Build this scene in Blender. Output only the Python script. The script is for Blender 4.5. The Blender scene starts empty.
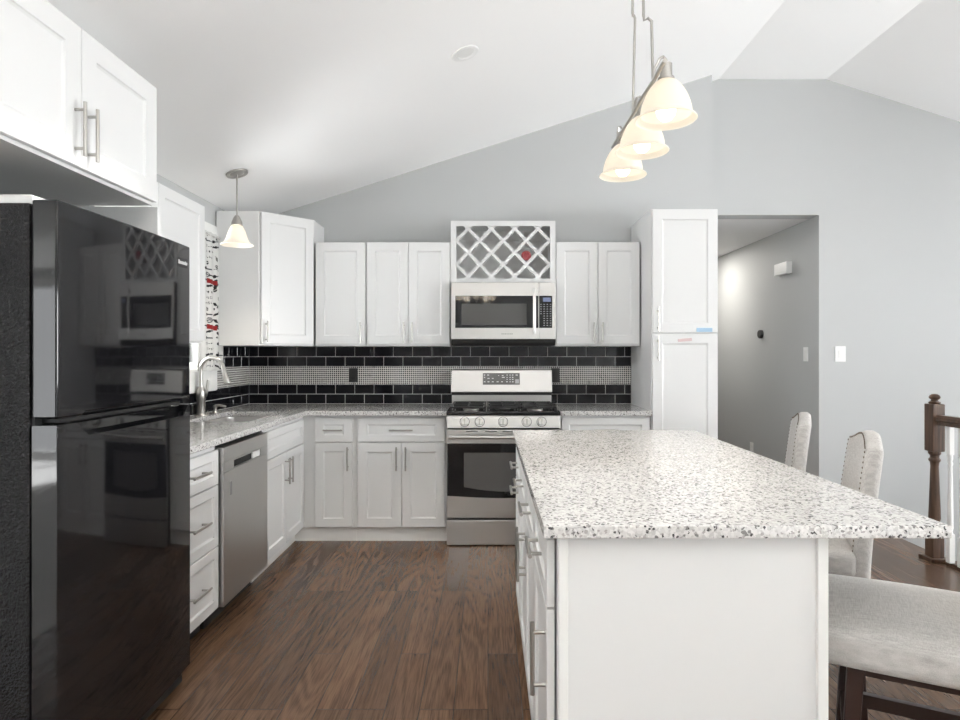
import bpy, bmesh, math, random
from mathutils import Vector, Matrix

# ------------------------------------------------------------------ camera, world, light, exposure
S = bpy.context.scene
COL = S.collection
H = 1.316            # lens height
K = 621.0            # focal length in pixels of the 960 px frame
cam_d = bpy.data.cameras.new('camera')
cam = bpy.data.objects.new('camera', cam_d)
COL.objects.link(cam)
cam.location = (0, 0, H)
cam.rotation_euler = (math.pi / 2, 0, 0)
cam_d.sensor_width = 36.0
cam_d.lens = 36.0 * K / 960.0
cam_d.shift_x = -8.0 / 960.0
cam_d.shift_y = -6.0 / 960.0
cam_d.clip_start = 0.05
S.camera = cam

w = bpy.data.worlds.new('daylight')
S.world = w
w.use_nodes = True
w.node_tree.nodes['Background'].inputs['Color'].default_value = (0.90, 0.95, 1.0, 1)
w.node_tree.nodes['Background'].inputs['Strength'].default_value = 1.0


def area_light(name, loc, rot, sx, sy, power, color=(1, 1, 1)):
    d = bpy.data.lights.new(name, 'AREA')
    d.shape = 'RECTANGLE'
    d.size, d.size_y = sx, sy
    d.energy = power
    d.color = color
    o = bpy.data.objects.new(name, d)
    COL.objects.link(o)
    o.location, o.rotation_euler = loc, rot
    return o


R = math.radians
DAY = (0.97, 0.985, 1.0)
# daylight entering by the patio door and window behind the camera and the windows of the right wall
area_light('daylight_patio', (-4.9, -4.45, 1.12), (R(-90), 0, R(180)), 2.1, 2.1, 44, DAY)
area_light('daylight_front_window', (4.0, -4.45, 1.3), (R(-90), 0, R(180)), 2.4, 1.7, 10, DAY)
area_light('daylight_right_window', (6.82, 0.6, 1.5), (0, R(90), 0), 1.3, 2.3, 220, DAY)
area_light('daylight_stair_window', (6.82, 4.0, 1.5), (0, R(90), 0), 1.3, 1.3, 100, DAY)
area_light('daylight_sink_window', (-2.25, 3.91, 1.68), (0, R(-90), 0), 0.86, 0.62, 30, DAY)
# the sun stands behind the camera: its patches lie on an unseen pale carpet added to bounce light
sd_ = bpy.data.lights.new('sun', 'SUN')
sd_.energy = 60
sd_.angle = R(1.0)
sd_.color = (0.97, 0.985, 1.0)
so_ = bpy.data.objects.new('sun', sd_)
COL.objects.link(so_)
so_.rotation_euler = (R(50), 0, R(20))

S.view_settings.view_transform = 'Standard'
S.view_settings.look = 'None'
S.view_settings.gamma = 1.0
S.view_settings.use_curve_mapping = False
S.view_settings.exposure = 0.60
S.cycles.max_bounces = 12
S.cycles.diffuse_bounces = 7
S.cycles.glossy_bounces = 5
S.cycles.transmission_bounces = 6
S.cycles.sample_clamp_indirect = 6.0
S.cycles.caustics_reflective = False
S.cycles.caustics_refractive = False
S.cycles.use_denoising = True

rnd = random.Random(7)
CHAND = 210          # chandelier over the camera, thrown upwards
AISLE_FILL = 60  # added fill over the aisle, brightens the base cabinets
BULB = .02
PEND = 8            # each island bell
SINKL = 11

# ------------------------------------------------------------------ materials
MATS = {}


def mat(name, color=(0.8, 0.8, 0.8), rough=0.5, metal=0.0, coat=0.0, emit=None, estr=0.0, bump=None, aniso=0.0):
    m = bpy.data.materials.new(name)
    m.use_nodes = True
    nt = m.node_tree
    b = nt.nodes['Principled BSDF']
    b.inputs['Base Color'].default_value = (*color, 1)
    b.inputs['Roughness'].default_value = rough
    b.inputs['Metallic'].default_value = metal
    b.inputs['Coat Weight'].default_value = coat
    b.inputs['Coat Roughness'].default_value = 0.06
    if emit:
        b.inputs['Emission Color'].default_value = (*emit, 1)
        b.inputs['Emission Strength'].default_value = estr
    if bump:                                   # (scale xyz, strength, distance, detail)
        sc, st, di, det = bump
        tc = nt.nodes.new('ShaderNodeTexCoord')
        mp = nt.nodes.new('ShaderNodeMapping')
        mp.inputs['Scale'].default_value = sc
        n = nt.nodes.new('ShaderNodeTexNoise')
        n.inputs['Scale'].default_value = 1.0
        n.inputs['Detail'].default_value = det
        bp = nt.nodes.new('ShaderNodeBump')
        bp.inputs['Strength'].default_value = st
        bp.inputs['Distance'].default_value = di
        nt.links.new(tc.outputs['Object'], mp.inputs['Vector'])
        nt.links.new(mp.outputs['Vector'], n.inputs['Vector'])
        nt.links.new(n.outputs['Fac'], bp.inputs['Height'])
        nt.links.new(bp.outputs['Normal'], b.inputs['Normal'])
    MATS[name] = m
    return m


def ramp(nt, stops, interp='LINEAR'):
    r = nt.nodes.new('ShaderNodeValToRGB')
    r.color_ramp.interpolation = interp
    e = r.color_ramp.elements
    while len(e) < len(stops):
        e.new(0.5)
    for el, (p, c) in zip(e, stops):
        el.position = p
        el.color = (*c, 1)
    return r


M_ceil = mat('ceiling_paint', (0.91, 0.91, 0.905), 0.9, bump=((60, 60, 60), 0.08, 0.002, 3))
M_wall = mat('grey_wall_paint', (0.49, 0.50, 0.50), 0.6, bump=((120, 120, 120), 0.05, 0.001, 2))
M_cab = mat('white_cabinet_paint', (0.735, 0.738, 0.733), 0.32)
M_trim = mat('white_trim_paint', (0.82, 0.82, 0.80), 0.4)
M_nickel = mat('brushed_nickel', (0.46, 0.445, 0.42), 0.28, 1.0)
M_steel = mat('stainless_steel', (0.62, 0.61, 0.595), 0.34, 1.0, bump=((3, 3, 420), 0.05, 0.0006, 2))
M_steel_v = mat('stainless_steel_brushed_upright', (0.60, 0.595, 0.585), 0.36, 1.0, bump=((300, 300, 3), 0.05, 0.0006, 2))
M_gloss = mat('glossy_black_enamel', (0.006, 0.006, 0.007), 0.05, 0.0, 0.0, bump=((3.0, 3.0, 2.0), 0.06, 0.02, 1))
M_texblk = mat('pebbled_black_enamel', (0.006, 0.006, 0.007), 0.25, 0.0, 0.0, bump=((150, 150, 150), 1.0, 0.006, 3))
M_texblk.node_tree.nodes['Principled BSDF'].inputs['Specular IOR Level'].default_value = 0.35
M_black = mat('matt_black', (0.012, 0.012, 0.012), 0.5)
M_blackglass = mat('black_glass', (0.006, 0.006, 0.007), 0.04, 0.0, 0.0)
M_greyglass = mat('grey_screen_glass', (0.085, 0.083, 0.08), 0.03, 0.0, 0.0)
M_iron = mat('cast_iron', (0.015, 0.015, 0.015), 0.45)
M_tile = mat('black_glazed_tile', (0.008, 0.008, 0.010), 0.07)
M_tile.node_tree.nodes['Principled BSDF'].inputs['Specular IOR Level'].default_value = 0.30
M_grout = mat('light_grout', (0.78, 0.77, 0.75), 0.8)
M_plate = mat('white_plastic', (0.85, 0.85, 0.84), 0.35)
M_silver = mat('silver_print', (0.65, 0.65, 0.65), 0.35, 0.6)
M_dim = mat('dim_panel_print', (0.35, 0.35, 0.36), 0.5)
M_display = mat('blue_grey_display', (0.10, 0.12, 0.20), 0.2, emit=(0.35, 0.42, 0.62), estr=0.18)
M_esp = mat('espresso_wood', (0.028, 0.014, 0.011), 0.3, bump=((30, 30, 3), 0.05, 0.002, 4))
M_red = mat('red_foil', (0.22, 0.012, 0.018), 0.22, 0.2, 0.5)
M_glassdark = mat('dark_bottle_glass', (0.03, 0.012, 0.012), 0.08, 0.0, 1.0)
M_bluetape = mat('blue_sticker', (0.36, 0.53, 0.68), 0.6)
M_redtape = mat('pinkish_sticker', (0.63, 0.48, 0.48), 0.6)
M_bulb = mat('bulb_glow', (1, 0.95, 0.85), 0.4, emit=(1.0, 0.90, 0.74), estr=2.2)
M_outside = None


def wood_brown(name, dark, light, rough):
    m = mat(name, light, rough)
    nt = m.node_tree
    b = nt.nodes['Principled BSDF']
    tc = nt.nodes.new('ShaderNodeTexCoord')
    mp = nt.nodes.new('ShaderNodeMapping')
    mp.inputs['Scale'].default_value = (60, 60, 4)
    n = nt.nodes.new('ShaderNodeTexNoise')
    n.inputs['Scale'].default_value = 1.0
    n.inputs['Detail'].default_value = 6
    r = ramp(nt, [(0.3, dark), (0.7, light)])
    nt.links.new(tc.outputs['Object'], mp.inputs['Vector'])
    nt.links.new(mp.outputs['Vector'], n.inputs['Vector'])
    nt.links.new(n.outputs['Fac'], r.inputs['Fac'])
    nt.links.new(r.outputs['Color'], b.inputs['Base Color'])
    return m


M_newel = wood_brown('stained_oak', (0.035, 0.018, 0.011), (0.12, 0.068, 0.042), 0.3)


def granite():
    m = mat('speckled_granite', (0.7, 0.7, 0.7), 0.10)
    nt = m.node_tree
    b = nt.nodes['Principled BSDF']
    tc = nt.nodes.new('ShaderNodeTexCoord')
    out = None

    def layer(scale, stops):
        v = nt.nodes.new('ShaderNodeTexVoronoi')
        v.inputs['Scale'].default_value = scale
        # wobble the cells so that the grains are ragged
        n = nt.nodes.new('ShaderNodeTexNoise')
        n.inputs['Scale'].default_value = scale * 1.3
        n.inputs['Detail'].default_value = 2
        mx = nt.nodes.new('ShaderNodeVectorMath')
        mx.operation = 'SCALE'
        mx.inputs['Scale'].default_value = 1.1 / scale
        ad = nt.nodes.new('ShaderNodeVectorMath')
        nt.links.new(tc.outputs['Object'], n.inputs['Vector'])
        nt.links.new(n.outputs['Color'], mx.inputs[0])
        nt.links.new(tc.outputs['Object'], ad.inputs[0])
        nt.links.new(mx.outputs[0], ad.inputs[1])
        nt.links.new(ad.outputs[0], v.inputs['Vector'])
        sp = nt.nodes.new('ShaderNodeSeparateColor')
        nt.links.new(v.outputs['Color'], sp.inputs['Color'])
        r = ramp(nt, stops, 'CONSTANT')
        nt.links.new(sp.outputs[0], r.inputs['Fac'])
        return r.outputs['Color'], sp.outputs[1]

    base, _ = layer(170, [(0.0, (0.56, 0.55, 0.54)), (0.32, (0.63, 0.62, 0.605)), (0.60, (0.47, 0.46, 0.45)),
                          (0.80, (0.67, 0.66, 0.645)), (0.91, (0.34, 0.325, 0.315))])
    speck, _ = layer(140, [(0.0, (0, 0, 0)), (0.94, (1, 1, 1))])
    fine, _ = layer(200, [(0.0, (0, 0, 0)), (0.95, (1, 1, 1))])
    m1 = nt.nodes.new('ShaderNodeMix'); m1.data_type = 'RGBA'
    nt.links.new(speck, m1.inputs['Factor'])
    nt.links.new(base, m1.inputs['A'])
    m1.inputs['B'].default_value = (0.17, 0.165, 0.16, 1)
    m2 = nt.nodes.new('ShaderNodeMix'); m2.data_type = 'RGBA'
    nt.links.new(fine, m2.inputs['Factor'])
    nt.links.new(m1.outputs['Result'], m2.inputs['A'])
    m2.inputs['B'].default_value = (0.035, 0.033, 0.035, 1)
    nt.links.new(m2.outputs['Result'], b.inputs['Base Color'])
    return m


M_granite = granite()


def floor_wood():
    m = mat('dark_stained_oak_planks', (0.1, 0.06, 0.04), 0.27)
    nt = m.node_tree
    b = nt.nodes['Principled BSDF']
    b.inputs['Specular IOR Level'].default_value = 0.42
    tc = nt.nodes.new('ShaderNodeTexCoord')
    rot = nt.nodes.new('ShaderNodeMapping')
    rot.inputs['Rotation'].default_value = (0, 0, math.pi / 2)
    nt.links.new(tc.outputs['Object'], rot.inputs['Vector'])
    br = nt.nodes.new('ShaderNodeTexBrick')
    br.offset = 0.37
    br.offset_frequency = 3
    br.inputs['Color1'].default_value = (0, 0, 0, 1)
    br.inputs['Color2'].default_value = (1, 1, 1, 1)
    br.inputs['Mortar'].default_value = (0.5, 0.5, 0.5, 1)
    br.inputs['Scale'].default_value = 1.0
    br.inputs['Mortar Size'].default_value = 0.0016
    br.inputs['Mortar Smooth'].default_value = 0.1
    br.inputs['Brick Width'].default_value = 1.15
    br.inputs['Row Height'].default_value = 0.127
    nt.links.new(rot.outputs['Vector'], br.inputs['Vector'])
    # per-plank shift of the grain
    sh = nt.nodes.new('ShaderNodeVectorMath'); sh.operation = 'SCALE'
    sh.inputs['Scale'].default_value = 37.0
    nt.links.new(br.outputs['Color'], sh.inputs[0])
    ad = nt.nodes.new('ShaderNodeVectorMath')
    nt.links.new(tc.outputs['Object'], ad.inputs[0])
    nt.links.new(sh.outputs[0], ad.inputs[1])
    mp = nt.nodes.new('ShaderNodeMapping')
    mp.inputs['Scale'].default_value = (5.0, 0.5, 1.0)
    nt.links.new(ad.outputs[0], mp.inputs['Vector'])
    n1 = nt.nodes.new('ShaderNodeTexNoise')           # cathedral figure
    n1.inputs['Scale'].default_value = 1.0
    n1.inputs['Detail'].default_value = 2.0
    n1.inputs['Distortion'].default_value = 0.6
    nt.links.new(mp.outputs['Vector'], n1.inputs['Vector'])
    mul = nt.nodes.new('ShaderNodeMath'); mul.operation = 'MULTIPLY'
    mul.inputs[1].default_value = 105.0
    nt.links.new(n1.outputs['Fac'], mul.inputs[0])
    sn = nt.nodes.new('ShaderNodeMath'); sn.operation = 'SINE'
    nt.links.new(mul.outputs[0], sn.inputs[0])
    mp2 = nt.nodes.new('ShaderNodeMapping')
    mp2.inputs['Scale'].default_value = (260.0, 9.0, 1.0)
    nt.links.new(ad.outputs[0], mp2.inputs['Vector'])
    n2 = nt.nodes.new('ShaderNodeTexNoise')           # fine pores
    n2.inputs['Scale'].default_value = 1.0
    n2.inputs['Detail'].default_value = 4.0
    nt.links.new(mp2.outputs['Vector'], n2.inputs['Vector'])
    g = nt.nodes.new('ShaderNodeMath'); g.operation = 'MULTIPLY_ADD'
    g.inputs[1].default_value = 0.10
    nt.links.new(sn.outputs[0], g.inputs[0])
    nt.links.new(n2.outputs['Fac'], g.inputs[2])
    r1 = ramp(nt, [(0.30, (0.066, 0.035, 0.020)), (0.5, (0.118, 0.066, 0.039)), (0.72, (0.150, 0.088, 0.053))])
    nt.links.new(g.outputs[0], r1.inputs['Fac'])
    hs = nt.nodes.new('ShaderNodeHueSaturation')
    va = nt.nodes.new('ShaderNodeMapRange')
    va.inputs['To Min'].default_value = 0.70
    va.inputs['To Max'].default_value = 1.12
    nt.links.new(br.outputs['Color'], va.inputs['Value'])
    nt.links.new(va.outputs['Result'], hs.inputs['Value'])
    nt.links.new(r1.outputs['Color'], hs.inputs['Color'])
    mx = nt.nodes.new('ShaderNodeMix'); mx.data_type = 'RGBA'
    nt.links.new(br.outputs['Fac'], mx.inputs['Factor'])
    nt.links.new(hs.outputs['Color'], mx.inputs['A'])
    mx.inputs['B'].default_value = (0.030, 0.018, 0.012, 1)
    nt.links.new(mx.outputs['Result'], b.inputs['Base Color'])
    bp = nt.nodes.new('ShaderNodeBump')
    bp.inputs['Strength'].default_value = 0.10
    bp.inputs['Distance'].default_value = 0.002
    nt.links.new(g.outputs[0], bp.inputs['Height'])
    nt.links.new(bp.outputs['Normal'], b.inputs['Normal'])
    return m


M_floor = floor_wood()


def mosaic(name, rot):
    m = mat(name, (0.5, 0.5, 0.5), 0.2)
    nt = m.node_tree
    b = nt.nodes['Principled BSDF']
    tc = nt.nodes.new('ShaderNodeTexCoord')
    mp = nt.nodes.new('ShaderNodeMapping')
    mp.inputs['Rotation'].default_value = rot
    br = nt.nodes.new('ShaderNodeTexBrick')
    br.offset = 0.0
    br.inputs['Color1'].default_value = (0.012, 0.012, 0.014, 1)
    br.inputs['Color2'].default_value = (0.03, 0.03, 0.03, 1)
    br.inputs['Mortar'].default_value = (0.80, 0.785, 0.75, 1)
    br.inputs['Scale'].default_value = 1.0
    br.inputs['Brick Width'].default_value = 0.0166
    br.inputs['Row Height'].default_value = 0.0166
    br.inputs['Mortar Size'].default_value = 0.0024
    br.inputs['Mortar Smooth'].default_value = 0.0
    nt.links.new(tc.outputs['Object'], mp.inputs['Vector'])
    nt.links.new(mp.outputs['Vector'], br.inputs['Vector'])
    nt.links.new(br.outputs['Color'], b.inputs['Base Color'])
    return m


M_mosaic_back = mosaic('mosaic_back', (R(90), 0, 0))
M_mosaic_left = mosaic('mosaic_left', (R(90), R(90), 0))


def linen():
    m = mat('oatmeal_linen', (0.6, 0.58, 0.55), 0.9)
    nt = m.node_tree
    b = nt.nodes['Principled BSDF']
    b.inputs['Sheen Weight'].default_value = 0.15
    tc = nt.nodes.new('ShaderNodeTexCoord')
    fac = []
    for sc in ((420, 30, 420), (30, 420, 60)):
        mp = nt.nodes.new('ShaderNodeMapping')
        mp.inputs['Scale'].default_value = sc
        n = nt.nodes.new('ShaderNodeTexNoise')
        n.inputs['Scale'].default_value = 1.0
        n.inputs['Detail'].default_value = 2
        nt.links.new(tc.outputs['Object'], mp.inputs['Vector'])
        nt.links.new(mp.outputs['Vector'], n.inputs['Vector'])
        fac.append(n.outputs['Fac'])
    a = nt.nodes.new('ShaderNodeMath'); a.operation = 'ADD'
    nt.links.new(fac[0], a.inputs[0]); nt.links.new(fac[1], a.inputs[1])
    h = nt.nodes.new('ShaderNodeMath'); h.operation = 'MULTIPLY'; h.inputs[1].default_value = 0.5
    nt.links.new(a.outputs[0], h.inputs[0])
    r = ramp(nt, [(0.32, (0.33, 0.315, 0.30)), (0.66, (0.53, 0.515, 0.495))])
    nt.links.new(h.outputs[0], r.inputs['Fac'])
    nt.links.new(r.outputs['Color'], b.inputs['Base Color'])
    bp = nt.nodes.new('ShaderNodeBump')
    bp.inputs['Strength'].default_value = 0.25
    bp.inputs['Distance'].default_value = 0.001
    nt.links.new(h.outputs[0], bp.inputs['Height'])
    nt.links.new(bp.outputs['Normal'], b.inputs['Normal'])
    return m


M_linen = linen()


def shade_glass(name, glow):
    m = mat(name, (0.82, 0.79, 0.73), 0.35, emit=(1.0, 0.91, 0.78), estr=glow)
    nt = m.node_tree
    b = nt.nodes['Principled BSDF']
    out = nt.nodes['Material Output']
    tr = nt.nodes.new('ShaderNodeBsdfTranslucent')
    tr.inputs['Color'].default_value = (0.80, 0.75, 0.66, 1)
    mx = nt.nodes.new('ShaderNodeMixShader')
    mx.inputs[0].default_value = 0.45
    nt.links.new(b.outputs[0], mx.inputs[1])
    nt.links.new(tr.outputs[0], mx.inputs[2])
    nt.links.new(mx.outputs[0], out.inputs['Surface'])
    return m


M_shade = shade_glass('frosted_glass_shade', 0.19)
M_bowl = shade_glass('lit_bowl_glass', 3.5)


def window_glass():
    m = bpy.data.materials.new('window_glass')
    m.use_nodes = True
    nt = m.node_tree
    nt.nodes.remove(nt.nodes['Principled BSDF'])
    out = nt.nodes['Material Output']
    t = nt.nodes.new('ShaderNodeBsdfTransparent')
    g = nt.nodes.new('ShaderNodeBsdfGlossy')
    g.inputs['Roughness'].default_value = 0.0
    f = nt.nodes.new('ShaderNodeFresnel')
    f.inputs['IOR'].default_value = 1.3
    mx = nt.nodes.new('ShaderNodeMixShader')
    nt.links.new(f.outputs[0], mx.inputs[0])
    nt.links.new(t.outputs[0], mx.inputs[1])
    nt.links.new(g.outputs[0], mx.inputs[2])
    nt.links.new(mx.outputs[0], out.inputs['Surface'])
    return m


M_pane = window_glass()


def curtain_mat():
    m = mat('printed_cotton', (0.8, 0.8, 0.8), 0.9)
    nt = m.node_tree
    b = nt.nodes['Principled BSDF']
    a = nt.nodes.new('ShaderNodeVertexColor')
    a.layer_name = 'print'
    nt.links.new(a.outputs['Color'], b.inputs['Base Color'])
    return m


M_curtain = curtain_mat()


# ------------------------------------------------------------------ mesh helpers
class MB:
    def __init__(self):
        self.bm = bmesh.new()
        self.flat = False

    def _tf(self, vs, mtx):
        if mtx is not None:
            bmesh.ops.transform(self.bm, matrix=mtx, verts=vs)

    def box(self, x0, x1, y0, y1, z0, z1, bevel=0.0, mtx=None, seg=2):
        r = bmesh.ops.create_cube(self.bm, size=1.0)
        vs = r['verts']
        for v in vs:
            v.co = Vector(((x0 + x1) / 2 + v.co.x * (x1 - x0), (y0 + y1) / 2 + v.co.y * (y1 - y0), (z0 + z1) / 2 + v.co.z * (z1 - z0)))
        if bevel > 0:
            self.flat = True
            es = list({e for v in vs for e in v.link_edges})
            r = bmesh.ops.bevel(self.bm, geom=es, offset=bevel, segments=seg, affect='EDGES', profile=0.5)
            vs = list({v for f in r['faces'] for v in f.verts} | {v for v in vs if v.is_valid})
        self._tf(vs, mtx)
        return self

    def cyl(self, p0, p1, r0, r1=None, seg=20):
        p0, p1 = Vector(p0), Vector(p1)
        r1 = r0 if r1 is None else r1
        d = p1 - p0
        q = Vector((0, 0, 1)).rotation_difference(d.normalized()).to_matrix().to_4x4()
        bmesh.ops.create_cone(self.bm, cap_ends=True, segments=seg, radius1=r0, radius2=r1, depth=d.length,
                              matrix=Matrix.Translation((p0 + p1) / 2) @ q)
        return self

    def tube(self, pts, r, seg=12, cap=True):
        pts = [Vector(p) for p in pts]
        rs = r if isinstance(r, (list, tuple)) else [r] * len(pts)
        rings = []
        up = None
        for i, p in enumerate(pts):
            t = (pts[min(i + 1, len(pts) - 1)] - pts[max(i - 1, 0)]).normalized()
            if up is None:
                up = Vector((0, 0, 1)) if abs(t.z) < 0.9 else Vector((1, 0, 0))
            a = t.cross(up).normalized()
            b = a.cross(t).normalized()
            up = b
            rings.append([self.bm.verts.new(p + (a * math.cos(2 * math.pi * k / seg) + b * math.sin(2 * math.pi * k / seg)) * rs[i]) for k in range(seg)])
        for i in range(len(rings) - 1):
            for k in range(seg):
                self.bm.faces.new((rings[i][k], rings[i][(k + 1) % seg], rings[i + 1][(k + 1) % seg], rings[i + 1][k]))
        if cap:
            self.bm.faces.new(rings[0][::-1])
            self.bm.faces.new(rings[-1])
        return self

    def lathe(self, prof, center=(0, 0, 0), seg=32, mtx=None, close=False):
        c = Vector(center)
        rings, vs = [], []
        for (r, z) in prof:
            if r < 1e-6:
                ring = [self.bm.verts.new(c + Vector((0, 0, z)))]
            else:
                ring = [self.bm.verts.new(c + Vector((r * math.cos(2 * math.pi * k / seg), r * math.sin(2 * math.pi * k / seg), z))) for k in range(seg)]
            rings.append(ring)
            vs += ring
        n = len(rings)
        for i in range(n if close else n - 1):
            A, B = rings[i], rings[(i + 1) % n]
            for k in range(seg):
                k2 = (k + 1) % seg
                if len(A) == 1 and len(B) == 1:
                    continue
                if len(A) == 1:
                    self.bm.faces.new((A[0], B[k2], B[k]))
                elif len(B) == 1:
                    self.bm.faces.new((A[k], A[k2], B[0]))
                else:
                    self.bm.faces.new((A[k], A[k2], B[k2], B[k]))
        self._tf(vs, mtx)
        return self

    def prism(self, outer, a0, a1, axis='z', holes=()):
        """2-D outline (with holes) extruded along an axis: z -> (x,y), y -> (x,z), x -> (y,z)."""
        def p3(p, a):
            return {'z': (p[0], p[1], a), 'y': (p[0], a, p[1]), 'x': (a, p[0], p[1])}[axis]
        es = []
        for loop in (outer, *holes):
            vs = [self.bm.verts.new(p3(p, a0)) for p in loop]
            es += [self.bm.edges.new((vs[i], vs[(i + 1) % len(vs)])) for i in range(len(vs))]
        if holes:
            r = bmesh.ops.triangle_fill(self.bm, edges=es, use_beauty=True, use_dissolve=False)
            fs = [g for g in r['geom'] if isinstance(g, bmesh.types.BMFace)]
        else:
            fs = [self.bm.faces.new(vs)]
        r = bmesh.ops.extrude_face_region(self.bm, geom=fs)
        nv = [g for g in r['geom'] if isinstance(g, bmesh.types.BMVert)]
        d = Vector(p3((0, 0), a1)) - Vector(p3((0, 0), a0))
        bmesh.ops.translate(self.bm, verts=nv, vec=d)
        return self

    def rbox(self, center, half, r, n=10, fn=None):
        """cushion: a box of rounded edges, optionally deformed by fn(local point)."""
        c = Vector(center)
        hx, hy, hz = half
        tmp = bmesh.new()
        bmesh.ops.create_cube(tmp, size=2.0)
        bmesh.ops.subdivide_edges(tmp, edges=tmp.edges[:], cuts=n, use_grid_fill=True)
        mp = {}
        for v in tmp.verts:
            p = Vector((v.co.x * hx, v.co.y * hy, v.co.z * hz))
            # gather grid lines near the edges
            for i, hh in enumerate(half):
                t = v.co[i]
                p[i] = hh * (math.copysign(abs(math.sin(t * math.pi / 2)) ** 0.9, t))
            q = Vector([max(-(hh - r), min(hh - r, p[i])) for i, hh in enumerate(half)])
            d = p - q
            if d.length > 1e-9:
                # distance from the inner box, pushed to the rounded skin
                p = q + d.normalized() * r
            if fn:
                p = fn(p.copy())
            mp[v.index] = self.bm.verts.new(c + p)
        for f in tmp.faces:
            self.bm.faces.new([mp[v.index] for v in f.verts])
        tmp.free()
        return self

    def shaker(self, O, U, N, w, h, t=0.019, rail=0.057, dep=0.008, top_rail=None):
        """five-piece door or drawer front with a recessed panel."""
        O, U, N = Vector(O), Vector(U).normalized(), Vector(N).normalized()
        Z = Vector((0, 0, 1))
        tr = rail if top_rail is None else top_rail

        def loop(iu, iz, n):
            return [self.bm.verts.new(O + U * a + Z * b + N * n) for a, b in ((iu, iz), (w - iu, iz), (w - iu, h - iz), (iu, h - iz))]
        L = [loop(0, 0, 0), loop(0, 0, t - 0.002), loop(0.002, 0.002, t), loop(rail, tr, t), loop(rail + 0.003, tr + 0.003, t - dep * 0.55),
             loop(rail + 0.010, tr + 0.010, t - dep)]
        for A, B in zip(L, L[1:]):
            for k in range(4):
                self.bm.faces.new((A[k], A[(k + 1) % 4], B[(k + 1) % 4], B[k]))
        self.bm.faces.new(L[-1])
        self.bm.faces.new(L[0][::-1])
        return self

    def build(self, name, m, parent=None, bevel=0.0, smooth=35):
        bm = self.bm
        bmesh.ops.recalc_face_normals(bm, faces=bm.faces[:])
        if parent is not None:
            off = Vector((0, 0, 0))
            p = parent
            while p is not None:
                off += p.location
                p = p.parent
            bmesh.ops.translate(bm, verts=bm.verts[:], vec=-off)
        me = bpy.data.meshes.new(name)
        bm.to_mesh(me)
        bm.free()
        if smooth:
            me.shade_smooth()
            me.set_sharp_from_angle(angle=R(smooth))
        me.materials.append(m)
        o = bpy.data.objects.new(name, me)
        COL.objects.link(o)
        if parent is not None:
            o.parent = parent
        if bevel:
            b = o.modifiers.new('soft_edge', 'BEVEL')
            b.width = bevel
            b.segments = 2
            b.limit_method = 'ANGLE'
            b.angle_limit = R(40)
            b.harden_normals = True
        elif self.flat and smooth:
            wn = o.modifiers.new('flat_faces', 'WEIGHTED_NORMAL')
            wn.weight = 80
            wn.keep_sharp = True
        return o


def tag(o, label, cat, group=None, kind=None):
    o['label'] = label
    o['category'] = cat
    if group:
        o['group'] = group
    if kind:
        o['kind'] = kind
    return o


def thing(name, label, cat, loc=(0, 0, 0), group=None):
    o = bpy.data.objects.new(name, None)
    o.empty_display_size = 0.1
    COL.objects.link(o)
    o.location = loc
    return tag(o, label, cat, group)


def structure(o, label=None):
    o['kind'] = 'structure'
    if label:
        o['label'] = label
    return o


# ------------------------------------------------------------------ the room
XL = -1.91           # left wall
YB = 4.95            # kitchen's back wall
YS = 5.113           # wall right of the jog
YF = -4.2            # wall behind the camera
XR = 6.6             # right wall
XH = 2.725           # right wall of the hallway
XJ = 1.785           # jog
XD0 = -6.2           # far wall of the dining area, behind the camera to the left
YD = 0.9


def zl(x): return 2.969 + 0.3207 * x
ZF = zl(1.90)        # flat strip of ceiling
def zr(x): return ZF - 0.317 * (x - 2.783)


def ceil_z(x): return zl(x) if x < 1.90 else (ZF if x < 2.783 else zr(x))


b = MB()
b.prism([(-2.1, -1.6), (3.6, -1.6), (3.6, 1.9), (2.95, 1.9), (2.95, 9.2), (-2.1, 9.2)], -0.12, 0)
structure(b.build('floor', M_floor, smooth=0))
b = MB().prism([(XD0 - .15, YF - .15), (XR + .15, YF - .15), (XR + .15, 1.9), (3.6005, 1.9), (3.6005, -1.6005), (-2.1005, -1.6005), (-2.1005, YD + .1), (XD0 - .15, YD + .1)], -0.12, 0.004)
structure(b.build('floor_living', mat('bounce_carpet', (0.75, 0.745, 0.73), 0.95, bump=((400, 400, 400), 0.4, 0.004, 2)), smooth=0))  # unseen carpet, added pale to throw sunlight up at the ceiling
b = MB().box(2.9, XR + 0.15, 1.9, YS, -1.72, -1.6)
structure(b.build('floor_lower', M_floor))
b = MB()
for i in range(8):
    x = 2.95 + 0.27 * i
    b.box(x, x + 0.29, 4.06, YS - 0.005, -1.6, -0.19 * (i + 1))
structure(b.build('staircase', M_floor))
b = MB().box(2.86, 2.949, 1.9, 4.05, -1.6, -0.121)
structure(b.build('wall_stairwell', M_wall))

b = MB().prism([(-2.1, zl(-2.1)), (1.90, ZF), (2.783, ZF), (XR + .15, zr(XR + .15)), (XR + .15, zr(XR) + .3), (2.9, ZF + .2), (1.8, ZF + .2), (-2.1, zl(-2.1) + .2)],
               YF - 0.15, YS + 0.15, 'y')
b.box(XD0 - .15, -2.1, YF - .15, YD + .15, zl(XL) - .02, zl(XL) + .15)
structure(b.build('ceiling', M_ceil, smooth=0))

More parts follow.
